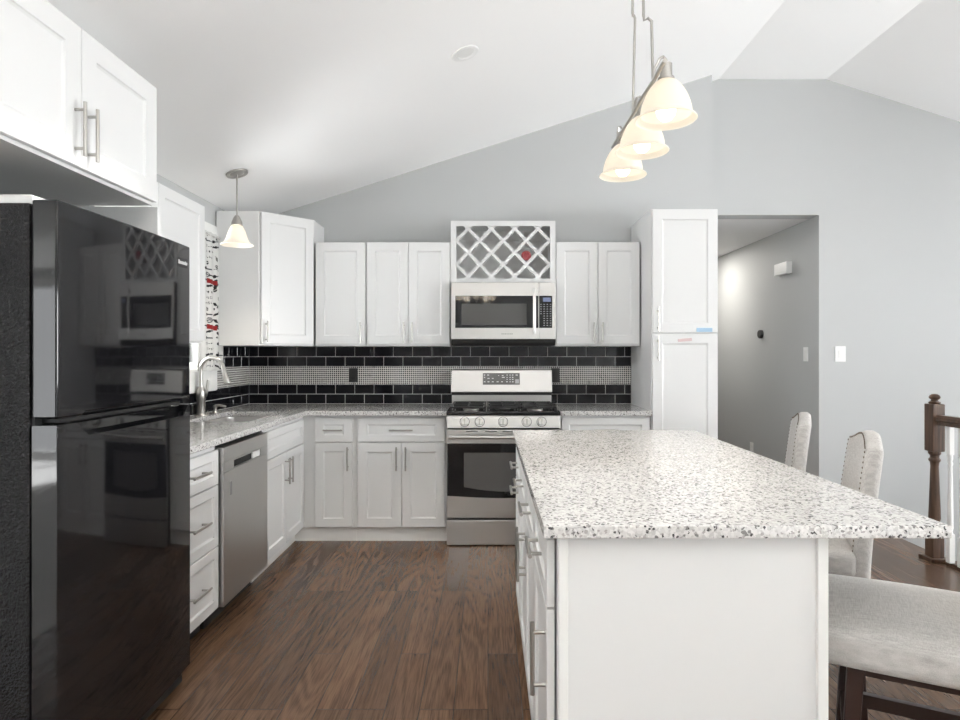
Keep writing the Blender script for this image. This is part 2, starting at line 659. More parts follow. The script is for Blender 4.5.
b = MB().prism([(XL - .15, 0), (XJ, 0), (XJ, zl(XJ)), (XL - .15, zl(XL - .15))], YB, YS + 0.15, 'y')
structure(b.build('wall_back', M_wall, smooth=0))
b = MB().prism([(XH, -1.6), (XR, -1.6), (XR, zr(XR)), (2.783, ZF), (1.90, ZF), (XJ, zl(XJ)), (XJ, 2.46), (XH, 2.46)], YS, YS + 0.15, 'y')
structure(b.build('wall_stairs', M_wall, smooth=0))
W1 = (3.585, 4.24, 1.215, 2.10)
b = MB().prism([(YD, 0), (YB, 0), (YB, zl(XL)), (YD, zl(XL))], XL - 0.15, XL, 'x',
               holes=[[(W1[0], W1[2]), (W1[1], W1[2]), (W1[1], W1[3]), (W1[0], W1[3])]])
structure(b.build('wall_left', M_wall, smooth=0))
RW = [(-0.55, 1.75, 0.85, 2.15), (3.35, 4.65, 0.85, 2.15)]
b = MB().prism([(YF, -1.6), (YS, -1.6), (YS, zr(XR)), (YF, zr(XR))], XR, XR + 0.15, 'x',
               holes=[[(a, c), (d, c), (d, e), (a, e)] for a, d, c, e in RW])
structure(b.build('wall_right', M_wall, smooth=0))
structure(MB().box(XD0 - .15, XD0, YF - .15, YD + .15, 0, zl(XL)).build('wall_dining_left', M_wall, smooth=0))
structure(MB().box(XD0, XL - .15, YD, YD + .15, 0, zl(XL)).build('wall_dining', M_wall, smooth=0))
FW = [(-5.95, -3.85, 0.06, 2.16), (2.8, 5.2, 0.45, 2.15)]
b = MB().prism([(XD0, 0), (XR, 0), (XR, zr(XR)), (2.783, ZF), (1.90, ZF), (XL, zl(XL)), (XD0, zl(XL))], YF - 0.15, YF, 'y',
               holes=[[(a, c), (d, c), (d, e), (a, e)] for a, d, c, e in FW])
structure(b.build('wall_front', M_wall, smooth=0))

# hallway
structure(MB().box(XH, XH + .14, YS + .15, 9.2, 0, 2.46).build('wall_hall_right', M_wall, smooth=0))
structure(MB().box(XJ - .15, XJ, YS + .15, 9.2, 0, 2.46).build('wall_hall_left', M_wall, smooth=0))
structure(MB().box(XJ, XH, 9.05, 9.2, 0, 2.46).build('wall_hall_end', M_wall, smooth=0))
structure(MB().box(XJ - .15, XH + .14, YS + .15, 9.2, 2.46, 2.56).build('ceiling_hall', M_ceil, smooth=0))
ld = bpy.data.lights.new('hall_lamp', 'AREA')
ld.shape = 'DISK'; ld.size = 0.4; ld.energy = 13; ld.color = (1, 0.95, 0.88)
lo = bpy.data.objects.new('hall_lamp', ld); COL.objects.link(lo); lo.location = (2.15, 7.0, 2.44)

# baseboards
structure(MB().box(XH + .001, 2.95, YS - .014, YS, 0, 0.09, 0.003).build('baseboard_stairs', M_trim))
structure(MB().box(XH - .014, XH, YS + .01, 9.05, 0, 0.09, 0.003).build('baseboard_hall', M_trim))


def window(name, axis, a0, a1, z0, z1, c_in, c_out, cas, sash=1, sill=True, apron=None, inward=1):
    """axis 'x': opening in a wall of constant x; the casing lies on the room side c_in."""
    def bx(mb, a, bb, c, d, z, zz, bev=0.002):
        c, d = min(c, d), max(c, d)
        if axis == 'x':
            mb.box(c, d, a, bb, z, zz, bev)
        else:
            mb.box(a, bb, c, d, z, zz, bev)
    s = inward
    m = MB()
    bx(m, a0 - cas, a0, c_in, c_in + s * .016, z0 - (apron or cas), z1 + cas)
    bx(m, a1, a1 + cas, c_in, c_in + s * .016, z0 - (apron or cas), z1 + cas)
    bx(m, a0, a1, c_in, c_in + s * .016, z1, z1 + cas)
    bx(m, a0, a1, c_in, c_in + s * .016, z0 - (apron or cas), z0)
    root = m.build(name, M_trim)
    structure(root)
    mid = (c_in + c_out) / 2
    m = MB()
    f = 0.045
    bx(m, a0, a0 + f, mid - .03, mid + .03, z0, z1)
    bx(m, a1 - f, a1, mid - .03, mid + .03, z0, z1)
    bx(m, a0 + f, a1 - f, mid - .03, mid + .03, z0, z0 + f)
    bx(m, a0 + f, a1 - f, mid - .03, mid + .03, z1 - f, z1)
    for k in range(1, sash):
        t = a0 + (a1 - a0) * k / sash
        bx(m, t - .035, t + .035, mid - .03, mid + .03, z0 + f, z1 - f)
    fr = m.build('window_frame', M_trim, root)
    if sill:
        m = MB()
        bx(m, a0 - cas - .01, a1 + cas + .01, c_in + s * .001, c_in + s * .0185, z0 - .016, z0 + .008, 0.003)
        m.build('window_sill', M_trim, root)
    m = MB()
    bx(m, a0 + f, a1 - f, mid - .003, mid + .003, z0 + f, z1 - f, 0)
    m.build('pane', M_pane, fr)
    return root


window('window_1', 'x', *W1, XL, XL - 0.15, 0.105, sash=1, apron=0.150)
window('window_2', 'x', *RW[0], XR, XR + .15, 0.09, sash=3, inward=-1)
window('window_3', 'x', *RW[1], XR, XR + .15, 0.09, sash=2, inward=-1)
window('window_4', 'y', *FW[1], YF, YF - .15, 0.09, sash=2)
window('door_1', 'y', *FW[0], YF, YF - .15, 0.06, sash=2, sill=False)


# ------------------------------------------------------------------ cabinets
def handle(parent, O, U, N, cu, cz, L, vertical, off=0.032, r=0.0058):
    """bar pull on two posts, placed in a front's own (u, z) frame."""
    O, U, N = Vector(O), Vector(U).normalized(), Vector(N).normalized()
    A = Vector((0, 0, 1)) if vertical else U
    c = O + U * cu + Vector((0, 0, cz)) + N * 0.019
    m = MB()
    m.cyl(c + N * off - A * L / 2, c + N * off + A * L / 2, r, seg=14)
    for s in (-1, 1):
        p = c + A * (s * (L / 2 - L * 0.14))
        m.cyl(p - N * 0.0005, p + N * off, r * 0.85, seg=12)
    return m.build('handle', M_nickel, parent)


def front(root, kind, O, U, N, w, h, hd=None, rail=0.057, top_rail=None, dep=0.008):
    """kind 'door' / 'drawer'; hd = (cu, cz, L, vertical)."""
    d = MB().shaker(O, U, N, w, h, rail=rail, top_rail=top_rail, dep=dep).build(kind, M_cab, root, smooth=0)
    if hd:
        handle(d, O, U, N, *hd)
    return d


G = 0.0015
UX, UY = (1, 0, 0), (0, 1, 0)
NB = (0, -1, 0)      # back run faces the camera
NL = (1, 0, 0)       # left run faces right
ZC = 0.888           # underside of the stone
ZT = 0.920           # top of the stone

# --- left run: drawers, dishwasher, sink base
XF = -1.30           # frame of the left run
LU = 'white base cabinets of the left run'
t = thing('base_cabinet', 'white three-drawer base cabinet between black refrigerator and dishwasher', 'cabinet', (-1.6, 2.73, 0))
MB().box(XL + .004, XF, 2.492, 2.953, 0.10, ZC).build('body', M_cab, t)
MB().box(XL + .004, XF - .07, 2.492, 2.953, 0, 0.10).build('toe_kick', M_black, t)
for z0, z1 in ((0.70, 0.862), (0.408, 0.694), (0.112, 0.402)):
    front(t, 'drawer', (XF + .0005, 2.497, z0), UY, NL, 0.454, z1 - z0, (0.227, (z1 - z0) / 2, 0.165, False), rail=0.045)

t = thing('base_cabinet', 'white sink base cabinet with false front and two doors beside dishwasher', 'cabinet', (-1.6, 3.95, 0))
b = MB().prism([(3.570, .10), (4.368, .10), (4.368, ZC), (4.345, ZC), (4.345, 0.62), (3.60, 0.62), (3.60, ZC), (3.570, ZC)], XL + .004, XF - .02, 'x')
b.box(XF - .0205, XF, 3.570, 4.368, 0.10, ZC)
b.build('body', M_cab, t)
MB().box(XL + .004, XF - .06, 3.570, 4.42, 0, 0.10).build('toe_kick', M_trim, t)
front(t, 'drawer', (XF + .0005, 3.576, .70), UY, NL, 0.744, 0.162, rail=0.045)
front(t, 'door', (XF + .0005, 3.576, .112), UY, NL, 0.371, 0.582, (0.371 - .030, 0.582 - .115, 0.165, True))
front(t, 'door', (XF + .0005, 3.949, .112), UY, NL, 0.371, 0.582, (0.030, 0.582 - .115, 0.165, True))

# --- back run
YFB = 4.352          # frame of the back run
t = thing('base_cabinet', 'narrow white base cabinet with one drawer and one door in the corner', 'cabinet', (-1.08, 4.65, 0))
MB().box(-1.298, -.926, YFB, YB - .004, 0.10, ZC).build('body', M_cab, t)
MB().box(-1.36, -.926, YFB + .022, YB - .004, 0, 0.10).build('toe_kick', M_trim, t)
front(t, 'drawer', (-1.208, YFB - .0005, .704), UX, NB, 0.262, 0.165, (0.131, 0.083, 0.135, False), rail=0.06, top_rail=0.045)
front(t, 'door', (-1.208, YFB - .0005, .106), UX, NB, 0.262, 0.590, (0.262 - .030, 0.590 - .108, 0.165, True), rail=0.06)

t = thing('base_cabinet', 'wide white base cabinet with one drawer above two doors left of the range', 'cabinet', (-.60, 4.65, 0))
MB().box(-.925, -.288, YFB, YB - .004, 0.10, ZC).build('body', M_cab, t)
MB().box(-.925, -.288, YFB + .022, YB - .004, 0, 0.10).build('toe_kick', M_trim, t)
front(t, 'drawer', (-.908, YFB - .0005, .704), UX, NB, 0.608, 0.165, (0.304, 0.083, 0.165, False), rail=0.066, top_rail=0.045)
front(t, 'door', (-.908, YFB - .0005, .106), UX, NB, 0.302, 0.590, (0.302 - .030, 0.590 - .108, 0.165, True), rail=0.062)
front(t, 'door', (-.602, YFB - .0005, .106), UX, NB, 0.302, 0.590, (0.030, 0.590 - .108, 0.165, True), rail=0.062)

t = thing('base_cabinet', 'white base cabinet between the range and tall pantry, mostly behind the island', 'cabinet', (.82, 4.65, 0))
MB().box(.502, 1.138, YFB, YB - .004, 0.10, ZC).build('body', M_cab, t)
MB().box(.502, 1.138, YFB + .022, YB - .004, 0, 0.10).build('toe_kick', M_trim, t)
front(t, 'drawer', (.515, YFB - .0005, .704), UX, NB, 0.610, 0.165, (0.305, 0.083, 0.165, False), rail=0.05, top_rail=0.045)
front(t, 'door', (.515, YFB - .0005, .106), UX, NB, 0.303, 0.590, (0.273, 0.482, 0.165, True))
front(t, 'door', (.822, YFB - .0005, .106), UX, NB, 0.303, 0.590, (0.030, 0.482, 0.165, True))

# --- wall cabinets
YFU = 4.636
ZU0, ZU1 = 1.376, 2.150


def wall_cab(label, x0, x1, ndoors, hside):
    t = thing('wall_cabinet', label, 'cabinet', ((x0 + x1) / 2, 4.79, ZU0))
    MB().box(x0 + .0005, x1 - .0005, YFU, YB - .0095, ZU0, ZU1, 0.001).build('body', M_cab, t)
    wd = (x1 - x0 - .008) / ndoors
    for k in range(ndoors):
        s = hside[k]
        w_ = wd - .004
        front(t, 'door', (x0 + .004 + k * wd + .002, YFU - .0005, ZU0 + .014), UX, NB, w_, ZU1 - ZU0 - .018,
              ((w_ - .030) if s > 0 else .030, 0.085, 0.150, True), rail=0.062)
    return t


wall_cab('white single-door wall cabinet right of the diagonal corner cabinet', -1.287, -.908, 1, (1,))
wall_cab('white two-door wall cabinet left of the microwave', -.907, -.278, 2, (1, -1))
wall_cab('white two-door wall cabinet between microwave and tall pantry', .502, 1.133, 2, (1, -1))

# diagonal corner cabinet
ZD1 = 2.318
t = thing('wall_cabinet', 'tall white corner wall cabinet with diagonal door behind the small pendant', 'cabinet', (-1.6, 4.65, ZU0))
pa, pb = Vector((-1.605, 4.345, 0)), Vector((-1.303, 4.645, 0))
MB().prism([(XL + .010, 4.345), (pa.x, pa.y), (pb.x, pb.y), (-1.303, YB - .0095), (XL + .010, YB - .0095)], ZU0, ZD1).build('body', M_cab, t, smooth=0)
dU = (pb - pa).normalized()
dN = Vector((dU.y, -dU.x, 0))
L_ = (pb - pa).length
O_ = pa + dU * 0.012 + dN * 0.0005 + Vector((0, 0, ZU0 + .012))
front(t, 'door', O_, dU, dN, L_ - .024, ZD1 - ZU0 - .024, (0.030, 0.085, 0.150, True), rail=0.062)

# cabinet on the left wall, past the refrigerator
t = thing('wall_cabinet', 'white wall cabinet on the left wall between refrigerator and curtained window', 'cabinet', (-1.75, 2.98, ZU0))
MB().box(XL + .004, -1.599, 2.492, 3.466, ZU0, 2.142, 0.001).build('body', M_cab, t)
for k in range(2):
    front(t, 'door', (-1.5985, 2.495 + k * .486, ZU0 + .012), UY, NL, 0.483, 2.142 - ZU0 - .016,
          ((.453 if k == 0 else .030), 0.085, 0.150, True))

# cabinet above the refrigerator and the tall panel beside it
t = thing('wall_cabinet', 'deep white two-door cabinet mounted high above the black refrigerator', 'cabinet', (-1.6, 2.0, 1.904))
MB().box(XL + .004, -1.331, 1.545, 2.462, 1.904, 2.372, 0.001).build('body', M_cab, t)
for k in range(2):
    front(t, 'door', (-1.3305, 1.549 + k * .457, 1.916), UY, NL, 0.454, 0.452, ((.424 if k == 0 else .030), 0.115, 0.172, True), rail=0.075)
tag(MB().box(XL + .004, -1.312, 2.466, 2.488, 0, 1.900, 0.001).build('side_panel', M_cab), 'tall white side panel right beyond the black refrigerator', 'panel')

# pantry
t = thing('pantry_cabinet', 'tall white pantry cabinet with two stacked doors right of the counter', 'cabinet', (1.37, 4.65, 0))
XP0, XP1, YP = 1.141, 1.606, 4.345
MB().box(XP0, XP1, YP, YB - .004, 0.10, 2.330, 0.001).build('body', M_cab, t)
MB().box(XP0, XP1, YP + .05, YB - .004, 0, 0.10).build('toe_kick', M_trim, t)
front(t, 'door', (XP0 + .006, YP - .0005, 1.464), UX, NB, .453, .858, (.035, .095, 0.165, True), rail=0.066)
front(t, 'door', (XP0 + .006, YP - .0005, .112), UX, NB, .453, 1.344, (.035, 1.344 - .105, 0.165, True), rail=0.066)
yf = YP - .0205
tag(MB().box(1.452, 1.561, yf - .004, yf + .0002, 1.470, 1.498, 0.001).build('sticker', M_bluetape), 'light blue rectangular sticker at the foot of the upper pantry door', 'sticker')
b = MB().box(1.322, 1.419, yf - .004, yf + .0002, 1.404, 1.424, 0.001)
bmesh.ops.rotate(b.bm, verts=b.bm.verts[:], cent=(1.37, yf, 1.414), matrix=Matrix.Rotation(R(-5), 3, 'Y'))
tag(b.build('sticker', M_redtape), 'faded pink sticker on the top rail of the lower pantry door', 'sticker')

# wine rack
t = thing('wine_rack', 'white wine rack cabinet with diamond lattice above the microwave', 'wine rack', (.115, 4.79, 1.846))
wx0, wx1, wz0, wz1 = -.277, .501, 1.846, 2.306
ox0, ox1, oz0, oz1 = -.236, .462, 1.876, 2.268
b = MB()
b.prism([(wx0, wz0), (wx1, wz0), (wx1, wz1), (wx0, wz1)], 4.615, 4.634, 'y', holes=[[(ox0, oz0), (ox1, oz0), (ox1, oz1), (ox0, oz1)]])
b.build('face_frame', M_cab, t, smooth=0)
b = MB()
b.prism([(wx0, wz0), (wx1, wz0), (wx1, wz1), (wx0, wz1)], 4.634, YB - .012, 'y',
        holes=[[(ox0 - .02, oz0 - .01), (ox1 + .02, oz0 - .01), (ox1 + .02, oz1 + .02), (ox0 - .02, oz1 + .02)]])
b.box(wx0 + .002, wx1 - .002, YB - .012, YB - .004, wz0 + .002, wz1 - .002)
b.box(ox0 - .02, ox1 + .02, YB - .03, YB - .0119, oz1 - .055, oz1 + .02)
b.build('body', M_cab, t, smooth=0)


def clip_poly(poly, x0, x1, z0, z1):
    for ax, val, sgn in ((0, x0, 1), (0, x1, -1), (1, z0, 1), (1, z1, -1)):
        out = []
        for i in range(len(poly)):
            a, c = poly[i], poly[(i + 1) % len(poly)]
            ia, ic = sgn * (a[ax] - val) >= 0, sgn * (c[ax] - val) >= 0
            if ia:
                out.append(a)
            if ia != ic:
                s = (val - a[ax]) / (c[ax] - a[ax])
                out.append((a[0] + (c[0] - a[0]) * s, a[1] + (c[1] - a[1]) * s))
        poly = out
        if not poly:
            break
    return poly


b = MB()
sx, sz = .1740, .1790          # diamond pitch
cx0, cz0 = .0253, 2.0730       # a crossing
dirn = Vector((sx, sz)).normalized()
hw = .0120
for sgn in (1, -1):
    d2 = Vector((dirn.x, sgn * dirn.y))
    n2 = Vector((-d2.y, d2.x)) * hw
    for k in range(-6, 7):
        px = cx0 + k * sx
        p = Vector((px, cz0))
        q = [p - d2 * 1.5 + n2, p + d2 * 1.5 + n2, p + d2 * 1.5 - n2, p - d2 * 1.5 - n2]
        pl = clip_poly([tuple(v) for v in q], ox0 - .015, ox1 + .015, oz0 - .008, oz1 + .015)
        if len(pl) >= 3:
            b.prism(pl, 4.6345 + (0.0 if sgn > 0 else .0006), 4.672, 'y')
b.build('lattice', M_cab, t, smooth=0)
t = thing('wine_bottle', 'wine bottle with red end lying in the wine rack', 'bottle', (.2863, 4.70, 2.010))
rr = .0375
prof = [(0, .004), (.020, .004), (.024, 0.0), (rr - .003, 0), (rr, .004), (rr, .19), (rr * .8, .215), (.014, .235), (.013, .285), (0, .286)]
mt = Matrix.Translation((.2863, 4.640, 2.0520)) @ Matrix.Rotation(R(-90), 4, 'X')
MB().lathe(prof, seg=28, mtx=mt).build('bottle_body', M_red, t)
MB().lathe([(0, .286), (.0145, .286), (.0145, .245), (.0142, .245)][::-1], seg=20, mtx=mt).build('capsule', M_black, t)
b = MB().box(.052, .115, 4.66, 4.80, 1.8668, 1.876, .002)
tag(b.build('card', M_black), 'small black packet lying flat on the floor of the wine rack', 'packet')

# ------------------------------------------------------------------ stone tops, sink, tap
def rrect(x0, x1, y0, y1, r, n=6):
    pts = []
    for cx, cy, a0 in ((x1 - r, y1 - r, 0), (x0 + r, y1 - r, 90), (x0 + r, y0 + r, 180), (x1 - r, y0 + r, 270)):
        for k in range(n + 1):
            a = R(a0 + 90 * k / n)
            pts.append((cx + r * math.cos(a), cy + r * math.sin(a)))
    return pts


sx0, sx1, sy0, sy1 = -1.79, -1.40, 3.62, 4.27
b = MB().prism([(XL + .003, 2.491), (-1.265, 2.491), (-1.265, 4.300), (-.287, 4.300), (-.287, YB - .003), (XL + .003, YB - .003)], ZC, ZT, 'z',
               holes=[rrect(sx0, sx1, sy0, sy1, .06)])
tag(b.build('countertop', M_granite, bevel=.003, smooth=0), 'L-shaped speckled granite countertop with the sink left of the range', 'countertop')
b = MB().box(.500, 1.139, 4.300, YB - .003, ZC, ZT, .003)
tag(b.build('countertop', M_granite), 'short speckled granite countertop between range and pantry', 'countertop')

t = thing('sink', 'stainless undermount sink set in the granite under the window', 'sink', (-1.6, 3.95, .68))
b = MB()
zb = .66
rim = rrect(sx0 - .012, sx1 + .012, sy0 - .012, sy1 + .012, .07)
top = rrect(sx0 + .004, sx1 - .004, sy0 + .004, sy1 - .004, .06)
bot = rrect(sx0 + .018, sx1 - .018, sy0 + .018, sy1 - .018, .055)
rings = []
for pts, z in ((rim, ZC - .001), (top, ZC - .001), (bot, zb + .02), ([(p[0] * .93 + -1.595 * .07, p[1] * .95 + 3.945 * .05) for p in bot], zb)):
    rings.append([b.bm.verts.new((p[0], p[1], z)) for p in pts])
for A, B in zip(rings, rings[1:]):
    n_ = len(A)
    for k in range(n_):
        b.bm.faces.new((A[k], A[(k + 1) % n_], B[(k + 1) % n_], B[k]))
b.bm.faces.new(rings[-1])
b.build('basin', M_steel, t)
MB().lathe([(0, .0), (.03, 0), (.04, .003), (.043, 0.001)], (-1.6, 3.95, zb + .0005), 24).build('drain', M_nickel, t)

fx, fy = -1.858, 4.02
t = thing('kitchen_faucet', 'brushed nickel gooseneck pull-down faucet behind the sink', 'faucet', (fx, fy, ZT))
b = MB().lathe([(0, 0), (.031, 0), (.031, .006), (.0255, .012), (.0255, .095), (.029, .105), (.029, .150), (.024, .172), (.0165, .185), (0, .186)], (fx, fy, ZT), 24)
b.build('base', M_nickel, t)
pts = [(fx, fy, ZT + .17), (fx, fy, ZT + .285)]
rad = .074
for k in range(0, 15):
    a = R(180 - k * 12.1)
    pts.append((fx + rad + rad * math.cos(a), fy - .010 * k / 14, ZT + .297 + rad * math.sin(a)))
MB().tube(pts, .0125, 14).build('spout', M_nickel, t)
e = Vector(pts[-1]); d = (Vector(pts[-1]) - Vector(pts[-2])).normalized()
MB().tube([e - d * .004, e + d * .012, e + d * .055, e + d * .100, e + d * .108], [.0135, .0155, .0165, .024, .022], 18).build('spray_head', M_nickel, t)
b = MB().tube([(fx, fy - .02, ZT + .125), (fx + .006, fy + .045, ZT + .127), (fx + .01, fy + .06, ZT + .150), (fx + .012, fy + .075, ZT + .225)], [.016, .015, .009, .008], 12)
b.build('lever', M_nickel, t)
gx, gy = -1.832, 4.17
t = thing('soap_dispenser', 'small brushed nickel soap pump right of the faucet', 'soap dispenser', (gx, gy, ZT))
MB().lathe([(0, 0), (.021, 0), (.021, .008), (.012, .018), (.010, .030), (.013, .038), (.013, .050), (0, .054)], (gx, gy, ZT), 20).build('base', M_nickel, t)
MB().tube([(gx, gy, ZT + .048), (gx + .03, gy - .002, ZT + .052), (gx + .075, gy - .006, ZT + .044)], [.009, .008, .006], 10).build('nozzle', M_nickel, t)

# ------------------------------------------------------------------ tiled backsplash
rows = [(.9225, .9957, 0), (.9992, 1.0720, .5), (1.2190, 1.2932, 0), (1.2967, 1.3735, .5)]
PITCH = .1535


def tiles(axis, a0, a1, c, n, rows_, start):
    """tile bodies on a slab of grout; axis 'x' runs along x (back wall), 'y' along the left wall."""
    m = MB()
    for z0, z1, off in rows_:
        a = start + off * PITCH - PITCH * 40
        while a < a1:
            p0, p1 = max(a + .0018, a0), min(a + PITCH - .0018, a1)
            if p1 - p0 > .006:
                if axis == 'x':
                    m.box(p0, p1, c - .0032, c, z0, z1, .0012, seg=1)
                else:
                    m.box(c, c + .0032, p0, p1, z0, z1, .0012, seg=1)
            a += PITCH
    return m


t = thing('tile_backsplash', 'black subway tile backsplash with houndstooth mosaic band along the back wall', 'backsplash', (-.4, YB, ZT))
MB().box(XL + .009, 1.139, YB - .005, YB - .0005, ZT + .0005, 1.3745).build('grout_bed', M_grout, t)
for half in (rows[:2], rows[2:]):
    tiles('x', XL + .010, 1.138, YB - .005, -1, half, XL + .005).build('tile_field', M_tile, t)
MB().box(XL + .010, 1.138, YB - .0078, YB - .005, 1.0745, 1.2165).build('mosaic_band', M_mosaic_back, t)
t = thing('tile_backsplash', 'short black tile backsplash on the left wall around the sink window', 'backsplash', (XL, 3.9, ZT))
b = MB().prism([(2.492, ZT + .0005), (YB - .006, ZT + .0005), (YB - .006, 1.3745), (4.347, 1.3745), (4.347, 1.063), (2.492, 1.063)], XL + .0005, XL + .005, 'x')
b.build('grout_bed', M_grout, t, smooth=0)
m = tiles('y', 2.492, YB - .009, XL + .005, 1, [(.9225, .9957, 0)], YB - .009)
m2 = [(.9992, 1.0625, .5)]
for z0, z1, off in m2:
    a = YB - .009 + off * PITCH - PITCH * 40
    while a < YB:
        p0, p1 = max(a + .0018, 2.492), min(a + PITCH - .0018, YB - .009)
        if p1 - p0 > .006:
            if p0 < 4.347:
                m.box(XL + .005, XL + .0082, p0, min(p1, 4.346), z0, 1.0615, .0012, seg=1)
            if p1 > 4.36:
                m.box(XL + .005, XL + .0082, max(p0, 4.349), p1, z0, 1.0725, .0012, seg=1)
        a += PITCH
m.build('tile_field', M_tile, t)
m = MB()
for z0, z1, off in rows[2:]:
    a = YB - .009 + off * PITCH - PITCH * 8
    while a < YB:
        p0, p1 = max(a + .0018, 4.349), min(a + PITCH - .0018, YB - .009)
        if p1 - p0 > .006:
            m.box(XL + .005, XL + .0082, p0, p1, z0, z1, .0012, seg=1)
        a += PITCH
m.build('tile_field', M_tile, t)
MB().box(XL + .005, XL + .0078, 4.349, YB - .009, 1.0745, 1.2165).build('mosaic_band', M_mosaic_left, t)


# ------------------------------------------------------------------ outlets, switches and wall fittings
def outlet(label, x, z, wall, mt_plate, mt_in, kind='outlet', w_=.070, h_=.115, y=None, gangs=1):
    """wall 'y' faces the camera at y, wall 'x' faces left at x."""
    if wall == 'y':
        t = thing('wall_switch' if kind == 'switch' else 'wall_outlet', label, kind, (x, y, z))
        MB().box(x - w_ / 2, x + w_ / 2, y - .006, y, z - h_ / 2, z + h_ / 2, .002).build('cover_plate', mt_plate, t)
        if kind == 'switch':
            for k in range(gangs):
                cx = x + (k - (gangs - 1) / 2) * .046
                MB().box(cx - .0165, cx + .0165, y - .010, y - .0055, z - .033, z + .033, .0015).build('rocker', mt_in, t)
        else:
            for s in (-1, 1):
                MB().box(x - .017, x + .017, y - .008, y - .0055, z + s * .022 - .014, z + s * .022 + .014, .002).build('socket', mt_in, t)
    else:
        t = thing('wall_switch' if kind == 'switch' else 'wall_outlet', label, kind, (x, y, z))
        MB().box(x - .006, x, y - w_ / 2, y + w_ / 2, z - h_ / 2, z + h_ / 2, .002).build('cover_plate', mt_plate, t)
        if kind == 'switch':
            MB().box(x - .010, x - .0055, y - .0165, y + .0165, z - .033, z + .033, .0015).build('rocker', mt_in, t)
        else:
            for s in (-1, 1):
                MB().box(x - .008, x - .0055, y - .017, y + .017, z + s * .022 - .014, z + s * .022 + .014, .002).build('socket', mt_in, t)
    return t


M_blkplate = mat('black_plastic', (0.014, 0.014, 0.014), 0.4)
outlet('black outlet in the mosaic band left of the range', -1.071, 1.146, 'y', M_blkplate, M_black, y=YB - .008)
outlet('black outlet in the mosaic band right of the range', .535, 1.146, 'y', M_blkplate, M_black, y=YB - .008)
outlet('white rocker switch on the bright wall right of the hallway', 2.899, 1.316, 'y', M_plate, M_trim, 'switch', .088, .128, YS, 1)
outlet('white light switch on the right wall just inside the hallway', XH, 1.314, 'x', M_plate, M_trim, 'switch', .075, .122, 5.32)
outlet('white outlet low on the right wall of the hallway', XH, .345, 'x', M_plate, M_trim, 'outlet', .075, .118, 6.41)
t = thing('door_chime', 'white boxy door chime high on the hallway wall', 'door chime', (XH, 5.68, 2.05))
MB().box(XH - .055, XH, 5.56, 5.80, 2.04, 2.148, .006).build('cover', M_plate, t)
MB().box(XH - .0565, XH - .0545, 5.60, 5.76, 2.055, 2.066, .0005).build('grille', M_trim, t)
t = thing('thermostat', 'round black thermostat on the hallway wall', 'thermostat', (XH, 6.18, 1.51))
mt = Matrix.Translation((XH, 6.18, 1.513)) @ Matrix.Rotation(R(-90), 4, 'Y')
MB().lathe([(0, 0), (.042, 0), (.042, .024), (.038, .030), (.034, .030)], seg=32, mtx=mt).build('ring', M_blkplate, t)
MB().lathe([(.034, .0295), (.020, .0305), (0, .031)], seg=32, mtx=mt).build('face', M_greyglass, t)

# ------------------------------------------------------------------ refrigerator
t = thing('refrigerator', 'black top-freezer refrigerator with pebbled side and glossy doors', 'refrigerator', (-1.55, 2.08, 0))
fy0, fy1, fz = 1.700, 2.460, 1.740
MB().box(-1.90, -1.258, fy0 + .004, fy1 - .002, .03, fz - .008, .006).build('cabinet_body', M_texblk, t)
MB().box(-1.258, -1.250, fy0 + .012, fy1 - .010, .05, fz - .015, .001).build('gasket', M_black, t)
gz = 1.128


def bowed(zlo, zhi, breaks):
    """door whose face bows out; zlo / zhi are (y, z) polylines of its lower and upper edge."""
    def at(pl, y):
        for (ya_, za), (yb_, zb_) in zip(pl, pl[1:]):
            if ya_ <= y <= yb_:
                return za + (zb_ - za) * (y - ya_) / max(yb_ - ya_, 1e-9)
        return pl[-1][1]
    ys = sorted(set([fy0 + (fy1 - fy0) * k / 40 for k in range(41)] + [p[0] for p in zlo + zhi]))
    m = MB()
    V = []
    for y in ys:
        s_ = (y - fy0) / (fy1 - fy0) * 2 - 1
        xf = -1.1835 + BOW * (1 - s_ * s_) + .0035
        V.append([m.bm.verts.new(p) for p in ((-1.250, y, at(zlo, y)), (xf, y, at(zlo, y)), (xf, y, at(zhi, y)), (-1.250, y, at(zhi, y)))])
    for A, B in zip(V, V[1:]):
        for k in range(4):
            m.bm.faces.new((A[k], A[(k + 1) % 4], B[(k + 1) % 4], B[k]))
    m.bm.faces.new(V[0]); m.bm.faces.new(V[-1][::-1])
    return m


BOW = .012
b = bowed([(fy0, gz + .010), (fy0 + .10, gz + .010), (fy0 + .112, gz + .020), (fy1 - .02, gz + .020), (fy1, gz + .010)], [(fy0, fz), (fy1, fz)], 0)
fd = b.build('freezer_door', M_gloss, t, bevel=.006)
b = bowed([(fy0, .09), (fy1, .09)], [(fy0, gz - .008), (fy0 + .075, gz - .008), (fy0 + .125, gz - .050), (fy1 - .06, gz - .050), (fy1 - .012, gz - .010), (fy1, gz - .008)], 0)
rd = b.build('fridge_door', M_gloss, t, bevel=.006)
b = MB().prism([(fy0 + .07, gz - .055), (fy1 - .02, gz - .055), (fy1 - .02, gz - .012), (fy0 + .07, gz - .012)], -1.249, -1.212, 'x')
b.build('handle', M_blackglass, rd, bevel=.004)
MB().box(-1.249, -1.20, fy0 + .04, fy1 - .04, gz - .006, gz + .006, .001).build('gasket', M_black, fd)
MB().box(-1.249, -1.205, fy0 + .01, fy1 - .01, .025, .085, .004).build('kick_grille', M_black, t)
m = MB().box(-1.1800, -1.1725, 2.345, 2.425, 1.650, 1.684, .0015)
bd = m.build('badge', M_black, fd)
m = MB()
xs = 2.352
